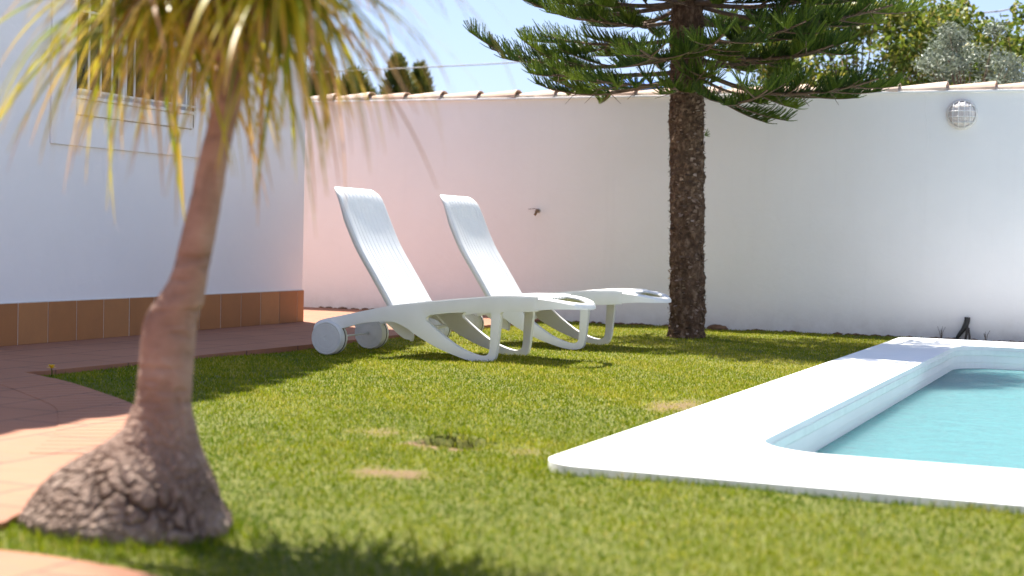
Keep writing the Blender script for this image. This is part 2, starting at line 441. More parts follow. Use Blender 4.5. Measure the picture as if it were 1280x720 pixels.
# border course of narrow bricks along the curved pavement edge
cv = [Vector((x, y, 0)) for x, y, *_ in curve]
def offset_curve(cv, d):
    out = []
    for i, p in enumerate(cv):
        t = (cv[min(i+1, len(cv)-1)] - cv[max(i-1, 0)]).normalized(); nn = Vector((-t.y, t.x, 0))
        out.append(p - nn*d)
    return out

ac = []; acc = 0
ins = offset_curve(cv, .36)
pav = o; bm = bmesh.new()
pos = [0]
for p_, q_ in zip(cv, cv[1:]): pos.append(pos[-1]+(q_-p_).length)
def at_len(c, s_):
    for i in range(len(pos)-1):
        if pos[i+1] >= s_: return c[i].lerp(c[i+1], (s_-pos[i])/(pos[i+1]-pos[i]))
    return c[-1]
s_ = .42
while s_ < 3.3:
    e_ = s_+.112
    A, B, Cc, D = at_len(cv, s_+.004), at_len(cv, e_-.004), at_len(ins, e_-.004), at_len(ins, s_+.004)
    v = [bm.verts.new((p_.x, p_.y, z_)) for z_ in (PZ-.01, PZ+.0028) for p_ in (A, B, Cc, D)]
    for f in ((0, 3, 2, 1), (4, 5, 6, 7), (0, 1, 5, 4), (1, 2, 6, 5), (2, 3, 7, 6), (3, 0, 4, 7)): bm.faces.new([v[i] for i in f])
    s_ = e_
o = from_bm('border_course', bm, M_PAVE, pav); bevel_mod(o, .003, 2)

# pool
PX0, PY0, PX1, PY1 = -2.035, 5.0, 4.6, 13.75
IX0, IY0, IX1, IY1 = -1.445, 5.80, 3.9, 12.92
CZ, WZ, BZ = 0.034, -0.150, -0.30
def rrect(x0, y0, x1, y1, r, n=10):
    out = []
    for cx, cy, a0 in ((x1-r, y1-r, 0), (x0+r, y1-r, 90), (x0+r, y0+r, 180), (x1-r, y0+r, 270)):
        for k in range(n+1):
            a = radians(a0+90*k/n); out.append((cx+r*cos(a), cy+r*sin(a)))
    return out
cop_out = rrect(PX0, PY0, PX1, PY1, .19); cop_in = rrect(IX0, IY0, IX1, IY1, .34)
pool = empty('swimming_pool', ((IX0+IX1)/2, (IY0+IY1)/2, 0), 0, 'turquoise swimming pool sunk in the lawn with a wide white coping', 'pool')
plo = Vector(pool.location)
def rel(p, o): return (p[0]-o.x, p[1]-o.y, p[2]-o.z)
bm = bmesh.new(); plate(bm, cop_out, [cop_in], lambda u, v, d: (u-plo.x, v-plo.y, d), -0.10, CZ)
o = from_bm('coping', bm, M_COPE, pool, smooth=False); bevel_mod(o, .022, 4, 40)
bm = bmesh.new()
b_in = rrect(IX0-.004, IY0-.004, IX1+.004, IY1+.004, .344)
bot = rrect(IX0+.10, IY0+.10, IX1-.10, IY1-.10, .22)
r1 = [bm.verts.new((x-plo.x, y-plo.y, CZ-.035)) for x, y in b_in]
r2 = [bm.verts.new((x-plo.x, y-plo.y, BZ+.05)) for x, y in b_in]
r3 = [bm.verts.new((x-plo.x, y-plo.y, BZ)) for x, y in bot]
n = len(r1)
for a, b in ((r1, r2), (r2, r3)):
    for i in range(n): bm.faces.new((a[i], a[(i+1)%n], b[(i+1)%n], b[i]))
bm.faces.new(r3)
for f in bm.faces: f.normal_flip()
from_bm('basin', bm, M_BASIN, pool, recalc=False)
# pale rim band just below the coping, proud of the liner
bm = bmesh.new()
plate(bm, rrect(IX0-.001, IY0-.001, IX1+.001, IY1+.001, .341), [rrect(IX0+.004, IY0+.004, IX1-.004, IY1-.004, .336)], lambda u, v, d: (u-plo.x, v-plo.y, d), CZ-.075, CZ-.031)
o = from_bm('rim_band', bm, simple('pale green rim', (.75, .79, .755), .5, .05), pool); bevel_mod(o, .006)
bm = bmesh.new(); bm.faces.new([bm.verts.new((x, y, WZ)) for x, y in rrect(IX0-.002, IY0-.002, IX1+.002, IY1+.002, .342)])
o = from_bm('water', bm, M_WATER, None); tag(o, kind='structure')

# lawn: gridded soil with gentle undulation, a dug hole and bare spots
LX0, LX1, LY0, LY1 = -5.95, 7.95, -4.9, 14.25
hole_c = on(560, 553, 'z', 0); spot1 = on(490, 593, 'z', 0); spot2 = on(476, 541, 'z', 0); spot3 = on(846, 508, 'z', 0); spot4 = on(655, 562, 'z', 0)
def height(X, Y):
    h = .007*np.sin(X*2.1+.4)*np.cos(Y*1.7) + .004*np.sin(X*5.3+Y*3.1)
    dx = (X-hole_c.x)/.145; dy = Y-hole_c.y
    front = np.clip((dy+.09)/.13, 0, 1); back = np.clip((.085-dy)/.022, 0, 1)
    h = h - .125*np.clip(1-dx**4, 0, 1)*front*back + .030*np.exp(-dx**2)*np.exp(-((dy-.13)/.05)**2)
    return h
def bare(X, Y):
    w = .03*np.sin(X*37+Y*11) + .03*np.sin(X*23-Y*41) + .02*np.sin(X*71+Y*67)
    def e(c, a, b, k=1.0): return k*np.clip(1.35 - np.sqrt(((X-c.x)/a)**2 + ((Y-c.y)/b)**2) + w*6, 0, 1)
    dx = (X-hole_c.x)/.15; dy = Y-hole_c.y
    hb = np.where((np.abs(dx) < 1+w*3) & (dy > -.17+w) & (dy < .07), 1.0, 0)
    return np.clip(np.maximum.reduce([e(spot1, .17, .11), e(spot2, .13, .12, .6), e(spot3, .13, .30, .85), e(spot4, .10, .1, .5), hb]), 0, 1)
gx = np.concatenate([np.arange(LX0, -3.4, .1), np.arange(-3.4, -1.8, .03), np.arange(-1.8, LX1+.01, .12)])
gy = np.concatenate([np.arange(LY0, 4.2, .12), np.arange(4.2, 6.2, .025), np.arange(6.2, LY1+.01, .12)])
GX, GY = np.meshgrid(gx, gy); GZ = height(GX, GY)
V = np.stack([GX.ravel(), GY.ravel(), GZ.ravel()], 1)
nx, ny = len(gx), len(gy)
I = np.arange(nx*ny).reshape(ny, nx)
F = np.stack([I[:-1, :-1], I[:-1, 1:], I[1:, 1:], I[1:, :-1]], -1).reshape(-1, 4)
ctr = V[F].mean(1)
keep = ~((ctr[:, 0] > PX0+.18) & (ctr[:, 0] < PX1-.15) & (ctr[:, 1] > PY0+.18) & (ctr[:, 1] < PY1-.2))
o = quads_np('lawn', V, [F[keep]], M_SOIL, attr={'bare': bare(V[:, 0], V[:, 1])}, smooth=True); tag(o, kind='structure')

# ground sheet to the horizon, with the garden left open in it
bm = bmesh.new()
gz = -.16
def q(x0, y0, x1, y1):
    bm.faces.new([bm.verts.new(p) for p in ((x0, y0, gz), (x1, y0, gz), (x1, y1, gz), (x0, y1, gz))])
q(-900, -900, 900, -4.9); q(-900, 14.25, 900, 900); q(-900, -4.9, -5.95, 14.25); q(7.95, -4.9, 900, 14.25)
tag(from_bm('ground', bm, M_GROUND), kind='structure')

# ------------------------------------------------------------------ grass blades
palm_c = (-2.58, 3.40); pine_c = (-3.705, 12.62)
def make_grass():
    XS, YS = [], []
    def area(x0, x1, y0, y1, dens):
        n = int((x1-x0)*(y1-y0)*dens)
        XS.append(rng.uniform(x0, x1, n)); YS.append(rng.uniform(y0, y1, n))
    area(-3.6, 1.6, 2.4, 5.05, 12000); area(-3.6, -1.9, 5.05, 6.6, 13000); area(-5.66, -3.6, 5.05, 6.6, 9000)
    area(-5.72, -1.9, 6.6, 10.0, 8500); area(-5.66, -1.9, 10.0, 14.15, 5600); area(-1.9, 1.5, 13.5, 14.15, 1500)
    X = np.concatenate(XS); Y = np.concatenate(YS)
    k = ~inpoly(X, Y, [(x-.012, y-.012) for x, y in pave_a]) & ~inpoly(X, Y, pave_b)
    k &= ~inpoly(X, Y, cop_out)
    bx, by = (X-palm_c[0])/.19, (Y-palm_c[1])/.19
    k &= (bx*bx+by*by) > 1
    k &= ((X-pine_c[0])**2 + (Y-pine_c[1])**2) > .15**2
    B = bare(X, Y); k &= rng.uniform(0, 1, X.size) > B*.93
    k &= ~((np.abs(X-hole_c.x) < .13) & (Y > hole_c.y-.06) & (Y < hole_c.y+.07))
    X, Y, B = X[k], Y[k], B[k]; n = X.size
    # patchiness of colour and length
    def fld(s, o): return np.sin(X*s+o)*np.sin(Y*s*1.13+1.7*o) + .6*np.sin(X*s*2.3+Y*s*1.9+o*3) + .4*np.sin(X*s*4.1-Y*s*5.3+o)
    patch = fld(2.2, .6)*.5 + fld(7.0, 2.1)*.35 + fld(19., 4.)*.2
    tone = np.clip(.42 + .15*patch + rng.normal(0, .13, n) + .35*B + np.clip((Y-5.6)/4.0, -.6, 1)*.13 - .03, 0, 1)
    dry = rng.uniform(0, 1, n) < .03+.05*np.clip((Y-5.5)/4, 0, 1); tone[dry] = rng.uniform(.75, 1, dry.sum())
    H = rng.uniform(.010, .027, n)*(1+.18*np.clip(patch, -1, 1))*(1-.45*B)
    dpalm = np.sqrt((X-palm_c[0])**2 + (Y-palm_c[1])**2)
    H *= 1 + .9*np.exp(-((dpalm-.24)/.12)**2)
    lip = (np.abs(X-hole_c.x) < .17) & (Y > hole_c.y+.06) & (Y < hole_c.y+.16); H[lip] *= 1.9
    edge = (X > PX0-.05) & (Y > PY0-.05) & (Y < PY1+.03); H[edge] *= 1.55
    W = rng.uniform(.0013, .0026, n)*np.where(Y > 6.6, 1.35, 1.0)
    az = rng.uniform(0, 2*pi, n); lean = np.abs(rng.normal(0, .75, n))+.15; fa = rng.uniform(0, 2*pi, n)
    Z = height(X, Y) - .004
    sx, sy = np.cos(az)*W, np.sin(az)*W
    lx, ly = np.cos(fa)*np.sin(lean), np.sin(fa)*np.sin(lean); lz = np.cos(lean)
    b0 = np.stack([X-sx, Y-sy, Z], 1); b1 = np.stack([X+sx, Y+sy, Z], 1)
    mx_, my_, mz_ = X+lx*H*.45, Y+ly*H*.45, Z+H*.62*np.maximum(lz, .5)
    m0 = np.stack([mx_-sx*.8, my_-sy*.8, mz_], 1); m1 = np.stack([mx_+sx*.8, my_+sy*.8, mz_], 1)
    tp = np.stack([X+lx*H*1.15, Y+ly*H*1.15, Z+H*np.maximum(lz, .35)], 1)
    V = np.stack([b0, b1, m1, m0, tp], 1).reshape(-1, 3)
    i = np.arange(n)*5
    Q = np.stack([i, i+1, i+2, i+3], 1); T = np.stack([i+3, i+2, i+4], 1)
    hh = np.tile([0, 0, .6, .6, 1.0], n)
    o = quads_np('grass', V, [Q, T], M_BLADE, attr={'tone': np.repeat(tone, 5), 'h': hh})
    tag(o, 'short mown green grass with yellowish patches growing across the garden lawn', 'grass', kind='stuff')
make_grass()

# ------------------------------------------------------------------ boundary wall
wall = empty('boundary_wall', (-4.5, WALL_Y+.1, 0), 0, 'long white rendered garden wall with clay ridge tiles on top, plus unseen walls added to bounce light', 'wall')
wl = Vector(wall.location)
WX0, WX1, WT = -16.0, 8.6, 0.20
TZ = 2.265
bm = bmesh.new(); box(bm, (WX0-wl.x, WALL_Y-wl.y, -.15), (WX1-wl.x, WALL_Y+WT-wl.y, TZ)); box(bm, (8.0-wl.x, -5.0-wl.y, -.15), (8.2-wl.x, WALL_Y-.03-wl.y, TZ-.002)); box(bm, (-7.0-wl.x, -5.2-wl.y, -.15), (7.99-wl.x, -5.0-wl.y, TZ-.002)); from_bm('face_and_bounce_walls', bm, M_WALL, wall)  # back wall, plus unseen right and rear walls added to bounce light into shade
bm = bmesh.new(); box(bm, (WX0-wl.x, WALL_Y-.028-wl.y, TZ), (WX1-wl.x, WALL_Y+WT+.028-wl.y, TZ+.022)); o = from_bm('drip_ledge', bm, M_TRIM, wall); bevel_mod(o, .005)
bm = bmesh.new(); box(bm, (WX0-wl.x, WALL_Y+.010-wl.y, TZ+.022), (WX1-wl.x, WALL_Y+WT-.010-wl.y, TZ+.045)); from_bm('mortar_bed', bm, M_MORTAR, wall)
bm = bmesh.new()
x = WX0; seg = 10
random.seed(3)
while x < WX1:
    L = .47; r0, r1 = .055+random.uniform(-.004, .004), .100+random.uniform(-.006, .006)
    jz = random.uniform(-.004, .006); jy = random.uniform(-.008, .008)
    rings = []
    for (xx, r, inn) in ((x, r0, 0), (x+L, r1, 0), (x+L, r1-.014, 1), (x, r0-.014, 1)):
        rr = []
        for k in range(seg+1):
            a = pi*k/seg
            rr.append(bm.verts.new((xx-wl.x, WALL_Y+WT/2-wl.y+jy+cos(a)*r*1.28, TZ+.022+jz+sin(a)*r*.92)))
        rings.append(rr)
    for a, b in zip(rings, rings[1:]+rings[:1]):
        for k in range(seg): bm.faces.new((a[k], a[k+1], b[k+1], b[k]))
    for k in (0, seg): bm.faces.new([rg[k] for rg in rings])
    x += .43
from_bm('ridge_tiles', bm, M_CLAY, wall)

cr = [on(px, py, 'y', WALL_Y-.0005) for px, py in ((1156, 116), (1158, 127), (1156.5, 138), (1159, 150), (1158, 160), (1160.5, 172), (1159, 184), (1161, 196))]
bm = bmesh.new(); tube(bm, [p-wl for p in cr], [.0015, .003, .0022, .0035, .0025, .003, .002, .001], 5); from_bm('hairline_crack', bm, M_WALL, wall, True)
# bulkhead lamp on the wall
lp = on(1203, 143, 'y', WALL_Y)
lamp = empty('bulkhead_lamp', lp, 0, 'round white bulkhead lamp with a wire cage fixed high on the garden wall', 'wall lamp')
bm = bmesh.new(); lathe(bm, [(0, 0), (.138, 0), (.140, -.008), (.138, -.022), (.126, -.030), (.118, -.030), (.118, -.020), (0, -.020)], (0, -.001, 0), (0, 1, 0), 40)
from_bm('base_ring', bm, simple('aged white lamp housing', (.68, .64, .60), .5, .1, 20), lamp, True)
bm = bmesh.new(); lathe(bm, [(.116, -.021), (.110, -.045), (.090, -.066), (.055, -.080), (0, -.085)], (0, 0, 0), (0, 1, 0), 40)
b = NB('ribbed lamp glass'); w = b.n('ShaderNodeTexWave', bands_direction='X'); w.inputs['Scale'].default_value = 22; b.l(b.tc.outputs['Object'], w.inputs['Vector'])
b.base(b.ramp(w.outputs['Fac'], [(0, (.55, .49, .46)), (1, (.72, .66, .63))])); b.rough(.15); b.bump(w.outputs['Fac'], .5, .006)
from_bm('lens', bm, b.m, lamp, True)
bm = bmesh.new()
def cage_pt(u, v):
    rr = min(1, sqrt(u*u+v*v)/.125); return (u, -.030-.064*sqrt(max(0, 1-rr*rr)), v)
for k in (-.075, -.025, .025, .075):
    e = sqrt(.125**2-k*k)
    for vert in (0, 1):
        pts = [cage_pt(*((k, s) if vert else (s, k))) for s in np.linspace(-e, e, 15)]
        tube(bm, pts, .0032, 6)
from_bm('wire_cage', bm, M_GRILLE, lamp, True)

# rusty pipe stub (upper left of the wall)
sp = on(673, 265, 'y', WALL_Y)
stub = empty('pipe_stub', sp, 0, 'small rusty pipe stub with a thin wire on the white wall behind the loungers', 'pipe')
bm = bmesh.new(); tube(bm, [(0, .0, .012), (0, -.05, .014), (.008, -.075, .004), (.004, -.082, -.02), (-.008, -.086, -.035)], [.013, .013, .014, .013, .013], 10)
from_bm('elbow', bm, simple('rusty brass', (.22, .13, .07), .6, .3, 30, metallic=.3), stub, True)
bm = bmesh.new(); lathe(bm, [(0, 0), (.024, 0), (.022, -.006), (.012, -.008)], (0, 0, .012), (0, 1, 0), 16); from_bm('collar', bm, M_MORTAR, stub, True)
bm = bmesh.new(); tube(bm, [(0, -.02, .026), (-.03, -.02, .034), (-.07, -.014, .032), (-.11, -.008, .028)], .0022, 6)
from_bm('wire', bm, M_TWIG, stub, True)

# black pipe at the wall's foot, plus dry weeds
bp_ = on(1206, 421, 'y', WALL_Y-.06)
pipe = empty('black_pipe', (bp_.x, bp_.y, -.02), 0, 'short bent black pipe sprouting from the ground at the foot of the white wall', 'pipe')
bm = bmesh.new(); tube(bm, smooth_loop([(-.10, 0, -.02), (-.06, 0, .055), (-.01, 0, .13), (.012, .01, .19), (.016, .012, .235)], 4, False), [.010+.016*min(1, i/10) for i in range(17)], 10); from_bm('bent_tube', bm, M_BLACK, pipe, True)
bm = bmesh.new(); tube(bm, [(.0, -.012, -.02), (.014, -.008, .08), (.02, 0, .16)], [.010, .012, .010], 8); tube(bm, [(.045, -.01, -.02), (.042, -.008, .06), (.03, 0, .14)], [.008, .011, .009], 8)
from_bm('frayed_strip', bm, simple('dark frayed plastic', (.07, .055, .045), .7, .3), pipe, True)
for px, py, hgt, lab in ((1177, 416, .13, 'thin dry weed stalk at the wall foot, left of the black pipe'), (1233, 420, .12, 'thin dry weed stalk at the wall foot, right of the black pipe')):
    p = on(px, py, 'y', WALL_Y-.05); bm = bmesh.new(); random.seed(px)
    for k in range(4):
        a = random.uniform(-.6, .6); hh = hgt*random.uniform(.5, 1)
        tube(bm, [(0, 0, -.02), (a*hh*.4, 0, hh*.6), (a*hh+.01, -.01, hh)], [.003, .0025, .0012], 5)
    o = from_bm('dry_weed', bm, M_TWIG); o.location = (p.x, p.y, 0); tag(o, lab, 'weed', 'dry weeds at the wall foot')
# low debris along the wall foot
bm = bmesh.new(); random.seed(21)
for k in range(170):
    x = random.uniform(-8.4, 1.5); r = random.uniform(.008, .028); z0 = PZ if x < -5.65 else .0
    bmesh.ops.create_icosphere(bm, subdivisions=1, radius=r, matrix=Matrix.Translation((x, WALL_Y-random.uniform(.005, .03), z0+r*.2)) @ Matrix.Diagonal((random.uniform(1, 3), .7, .7, 1)))
tag(from_bm('soil_crumbs', bm, M_SOILCLOD), 'brown soil crumbs and dead leaves lying along the foot of the wall', 'debris', kind='stuff')
p = on(893, 411, 'y', WALL_Y-.12); bm = bmesh.new()
bmesh.ops.create_icosphere(bm, subdivisions=3, radius=.07, matrix=Matrix.Diagonal((1.5, .6, .55, 1)))
for v in bm.verts: v.co += v.co.normalized()*noise.noise(v.co*30)*.02
o = from_bm('soil_clod', bm, M_SOILCLOD, None, True); o.location = (p.x+.03, p.y, .01); tag(o, 'brown clod of earth by the wall just right of the conifer trunk', 'clod')

# ------------------------------------------------------------------ house
house = empty('white_house', (HX, 8.0, 0), 0, 'white rendered house wall with brown skirting tiles and a barred window', 'house')
hl = Vector(house.location)
def vz(y): return 6.5 - .58*max(0, y-6.9)
y0, y1 = -3.0, HY
ridge_y = 6.9
outer = [(y0, 0), (y1, 0), (y1, vz(y1)), (ridge_y, vz(ridge_y)), (y0, vz(y0))]
WY0, WY1, WZ0, WZ1 = 8.66, 10.06, 1.80, 3.0
hole = [(WY0, WZ0), (WY1, WZ0), (WY1, WZ1), (WY0, WZ1)]
bm = bmesh.new(); plate(bm, outer, [hole], lambda u, v, d: (d, u-hl.y, v), -.30, 0)
from_bm('wall', bm, M_HOUSE, house)
bm = bmesh.new(); box(bm, (-6, y1-.3-hl.y, 0), (-.303, y1-.001-hl.y, vz(y1)-.02)); box(bm, (-6, y0-hl.y, 0), (-.303, y0+.3-hl.y, vz(y1)-.02)); box(bm, (-6.3, y0-hl.y, 0), (-6.002, y1-hl.y, vz(y1)-.02))
from_bm('return_wall', bm, M_HOUSE, house)
# raised plaster surround of the window
bm = bmesh.new(); plate(bm, [(8.40, 1.435), (10.66, 1.435), (10.66, 3.3), (8.40, 3.3)], [[(WY0, WZ0-.145), (WY1+.005, WZ0-.145), (WY1+.005, WZ1), (WY0, WZ1)]], lambda u, v, d: (d, u-hl.y, v), .0005, .02)
o = from_bm('window_surround', bm, M_HOUSE, house); bevel_mod(o, .004)
# window
win = None
bm = bmesh.new()
fw = .06
plate(bm, hole, [[(WY0+fw, WZ0+fw), (WY1-fw, WZ0+fw), (WY1-fw, WZ1-fw), (WY0+fw, WZ1-fw)]], lambda u, v, d: (d, u-hl.y, v), -.17, -.11)
box(bm, (-.165, (WY0+WY1)/2-.035-hl.y, WZ0+fw), (-.105, (WY0+WY1)/2+.035-hl.y, WZ1-fw))
win = from_bm('window', bm, M_ALU, house); bevel_mod(win, .004)
bm = bmesh.new(); box(bm, (-.145, WY0+fw-.01-hl.y, WZ0+fw-.01), (-.135, WY1-fw+.01-hl.y, WZ1-fw+.01)); from_bm('pane', bm, M_GLASS, win)
bm = bmesh.new(); box(bm, (-.10, WY0-.0-hl.y, WZ0-.14), (.035, WY1-hl.y, WZ0-.028)); box(bm, (-.10, WY0-hl.y, WZ0-.027), (.05, WY1-hl.y, WZ0-.0)); o = from_bm('sill', bm, M_TRIM, win); bevel_mod(o, .006)
# grille
bm = bmesh.new()
for zz in (WZ0+.03, WZ0+.60, WZ1-.05): box(bm, (.025, WY0+.005-hl.y, zz), (.037, WY1+.16-hl.y, zz+.018))
ky = WY0+.115
while ky < WY1+.16:
    tube(bm, [(.031, ky-hl.y, WZ0+.01), (.031, ky-hl.y, WZ1+.05)], .0085, 8); ky += .132
grille = from_bm('grille', bm, M_GRILLE, house)
bm = bmesh.new(); box(bm, (-.0, WY1+.006-hl.y, WZ0-.13), (.022, WY1+.026-hl.y, WZ1)); from_bm('shadow_gap_strip', bm, simple('dark shadow gap', (.08, .07, .06), .5), grille)  # dark strip standing in for the shadow gap at the grille's edge
# skirting tiles
bm = bmesh.new()
yb = 11.86
tz0, tz1 = PZ, .318
bounds = [8.09+.3045*i for i in range(-38, 13)] + [HY+.012]
for a, b in zip(bounds, bounds[1:]):
    if b < y0: continue
    box(bm, (.002, a+.0035-hl.y, tz0), (.014+random.uniform(-.001, .001), b-.0035-hl.y, tz1))
for k in range(6): box(bm, (-.30*k-.295, HY+.002-hl.y, tz0), (-.30*k+(0.001 if k == 0 else 0), HY+.012-hl.y, tz1))
o = from_bm('skirting_tiles', bm, M_SKIRT, house); bevel_mod(o, .002, 1)
bm = bmesh.new(); box(bm, (.0005, y0-hl.y, tz0), (.010, HY+.001-hl.y, tz1+.006)); from_bm('grout_bed', bm, M_GROUT, house)
# roof with verge tiles
bm = bmesh.new()
ye = y1+.30
prof = [(ye, vz(ye)+.02), (ridge_y, vz(ridge_y)+.02), (y0-.3, vz(y0)+.02)]
a_ = [(y, z) for y, z in prof] + [(y, z+.14) for y, z in reversed(prof)]
plate(bm, a_, [], lambda u, v, d: (d, u-hl.y, v), -6.6, .10)
roof = from_bm('roof', bm, M_CLAY, house)
bm = bmesh.new()
yy = 2.0
while yy < ye:
    base = bm.verts
    rr = [[bm.verts.new((xx, yy-hl.y+cos(pi*k/12)*.215, vz(yy)+.10+sin(pi*k/12)*.215)) for k in range(13)] for xx in (-.6, .20)]
    for k in range(12): bm.faces.new((rr[0][k], rr[0][k+1], rr[1][k+1], rr[1][k]))
    bm.faces.new(rr[0]); bm.faces.new(rr[1][::-1])
    yy += .40
from_bm('verge_tiles', bm, M_CLAY, roof)

# ------------------------------------------------------------------ sun loungers
HW = .34
def lounger():
    root = empty('sun_lounger', (-5.23, 9.44, 0), radians(2.0), 'white plastic sun lounger nearer the house, its wheels on the grass edge', 'sun lounger', 'white sun loungers')
    # side frames
    top = [(-.165, .150), (-.168, .195), (-.12, .238), (.043, .276), (.244, .322), (.443, .362), (.632, .385), (.873, .413), (1.173, .444), (1.34, .451), (1.46, .450), (1.487, .4495), (1.490, .449)]
    low = [(1.490, .445), (1.490, .366), (1.486, .362), (1.45, .358), (1.37, .352), (1.245, .345), (1.236, .30), (1.225, .19), (1.213, .075), (1.190, .016), (1.137, .0), (1.066, .002), (.947, .029), (.775, .088), (.62, .165), (.551, .208), (.47, .243), (.396, .249), (.246, .237), (.077, .194), (-.02, .165), (-.09, .135)]
    inner = [(.690, .275), (.715, .303), (.78, .315), (.875, .328), (1.03, .338), (1.15, .342), (1.170, .325), (1.168, .20), (1.162, .085), (1.140, .052), (1.075, .048), (.94, .095), (.806, .179), (.72, .245)]
    outer = [(p[0], p[1]) for p in smooth_loop([(x, z, 0) for x, z in top+low], 3)]
    inn = [(p[0], p[1]) for p in smooth_loop([(x, z, 0) for x, z in inner], 3)]
    for sgn in (-1, 1):
        bm = bmesh.new()
        d0, d1 = (sgn*HW, sgn*(HW-.048))
        plate(bm, outer, [inn], lambda u, v, d: (u, d, v), d0, d1)
        o = from_bm('side_frame', bm, M_PLASTIC, root); bevel_mod(o, .010, 3, 30)
        for f in o.data.polygons: f.use_smooth = True
    # backrest
    prof = [(-.066, 1.150), (-.070, 1.168), (-.060, 1.178), (-.038, 1.170), (-.008, 1.145), (.022, 1.105), (.058, 1.03), (.098, .94), (.142, .845), (.184, .765), (.232, .688), (.296, .592), (.372, .475), (.448, .358)]
    P = smooth_loop([(x, z, 0) for x, z in prof], 4, False); nP = len(P)
    sarc = [0]
    for a, b in zip(P, P[1:]): sarc.append(sarc[-1]+(b-a).length)
    vs_ = np.linspace(-1, 1, 171); rad = .14; W2 = .332
    bm = bmesh.new(); front, back = [], []
    for i, p in enumerate(P):
        t = (P[min(i+1, nP-1)]-P[max(i-1, 0)]).normalized(); nn = Vector((-t.y, t.x, 0))   # facing +x/+z
        if nn.x < 0 and sarc[i] > .06: nn = -nn
        s = sarc[i]; hw = W2 if s >= rad else W2-rad+sqrt(max(0, rad*rad-(rad-s)**2))
        fr, bk = [], []
        for v in vs_:
            y = v*hw
            g = 0.0
            yy = y/.062; fcell = abs(yy-round(yy))*.062
            if abs(y) < .30 and s > .05: g = -.013*math.exp(-(fcell/.0036)**2)
            dish = -.020*(1-abs(v)**2.2)*min(1, max(0, (s-.05)/.2))
            edge = .0 if abs(v) < .93 else .006*((abs(v)-.93)/.07)
            q = p + nn*(g+dish-edge)
            fr.append(bm.verts.new((q.x, y, q.y)))
            th = .012 if abs(v) < .94 else .012+.036*min(1, s/.3)
            qb = p + nn*(dish-th); yb_ = y*(.995)
            bk.append(bm.verts.new((qb.x, yb_, qb.y)))
        front.append(fr); back.append(bk)
    nv = len(vs_)
    for i in range(nP-1):
        for k in range(nv-1):
            bm.faces.new((front[i][k], front[i+1][k], front[i+1][k+1], front[i][k+1]))
            bm.faces.new((back[i][k], back[i][k+1], back[i+1][k+1], back[i+1][k]))
        for k in (0, nv-1): bm.faces.new((front[i][k], front[i+1][k], back[i+1][k], back[i][k]))
    for i in (0, nP-1):
        for k in range(nv-1): bm.faces.new((front[i][k], front[i][k+1], back[i][k+1], back[i][k]))
    o = from_bm('backrest', bm, M_PLASTIC, root, True)
    # seat deck with foot-end ring
    sp = [(.40, .352), (.632, .385), (.873, .415), (1.173, .447), (1.34, .454), (1.44, .454), (1.50, .452)]
    S = smooth_loop([(x, z, 0) for x, z in sp], 6, False)
    vs2 = np.linspace(-1, 1, 161); bm = bmesh.new(); up_, dn_ = [], []
    for i, p in enumerate(S):
        a, b = [], []
        for v in vs2:
            y = v*(HW-.004)
            yy = y/.062; fc = abs(yy-round(yy))*.062
            g = -.012*math.exp(-(fc/.0036)**2) if abs(y) < .28 else 0
            dish = -.012*(1-abs(v)**3)
            a.append(bm.verts.new((p.x, y, p.y+g+dish+.006))); b.append(bm.verts.new((p.x, y, p.y+dish-.012)))
        up_.append(a); dn_.append(b)
    nv = len(vs2)
    for i in range(len(S)-1):
        for k in range(nv-1):
            bm.faces.new((up_[i][k], up_[i+1][k], up_[i+1][k+1], up_[i][k+1])); bm.faces.new((dn_[i][k], dn_[i][k+1], dn_[i+1][k+1], dn_[i+1][k]))
        for k in (0, nv-1): bm.faces.new((up_[i][k], up_[i+1][k], dn_[i+1][k], dn_[i][k]))
    for i in (0, len(S)-1):
        for k in range(nv-1): bm.faces.new((up_[i][k], up_[i][k+1], dn_[i][k+1], dn_[i][k]))
    from_bm('seat', bm, M_PLASTIC, root, True).data.set_sharp_from_angle(angle=radians(60))
    # foot ring: a broad flat loop with an open centre
    def zr(x):
        t = max(0, (x-1.48)/.30); return .450-.052*t*t-.010*t
    bm = bmesh.new(); NN = 40; loops = []
    for k in range(NN+1):
        a = -pi/2 + pi*k/NN
        ox, oy = 1.47+.305*max(0, cos(a))**.85, (HW)*sin(a)*1.0
        ix, iy = 1.485+.225*max(0, cos(a))**.85, (HW-.085)*sin(a)
        mx2, my2 = (ox+ix)/2, (oy+iy)/2
        zo, zi, zm = zr(ox), zr(ix), zr(mx2)
        u_ = max(0, min(1, (ox-1.47)/.30)); sk = .018+.070*(1-u_)**.9
        loops.append([bm.verts.new(c) for c in ((ox, oy, zo-.006), (mx2*.4+ox*.6, my2*.4+oy*.6, zm+.004), (mx2*.5+ix*.5, my2*.5+iy*.5, zi+.003), (ix, iy, zi-.006), (ix, iy, zi-.018), (mx2*.5+ox*.5, my2*.5+oy*.5, zm-.016), (mx2*.2+ox*.8, my2*.2+oy*.8, zo-sk+.004), (ox, oy, zo-sk))])
    for a, b in zip(loops, loops[1:]):
        m = len(a)
        for k in range(m): bm.faces.new((a[k], a[(k+1)%m], b[(k+1)%m], b[k]))
    bm.faces.new(loops[0]); bm.faces.new(loops[-1][::-1])
    o = from_bm('foot_ring', bm, M_PLASTIC, root, True); o.data.set_sharp_from_angle(angle=radians(38))
    # support fins below the backrest hinge
    fin = [(.30, .25), (.43, .25), (.47, .215), (.502, .183), (.515, .150), (.509, .108), (.498, .118), (.46, .124), (.415, .150), (.36, .195)]
    fin = [(p[0], p[1]) for p in smooth_loop([(x, z, 0) for x, z in fin], 3)]
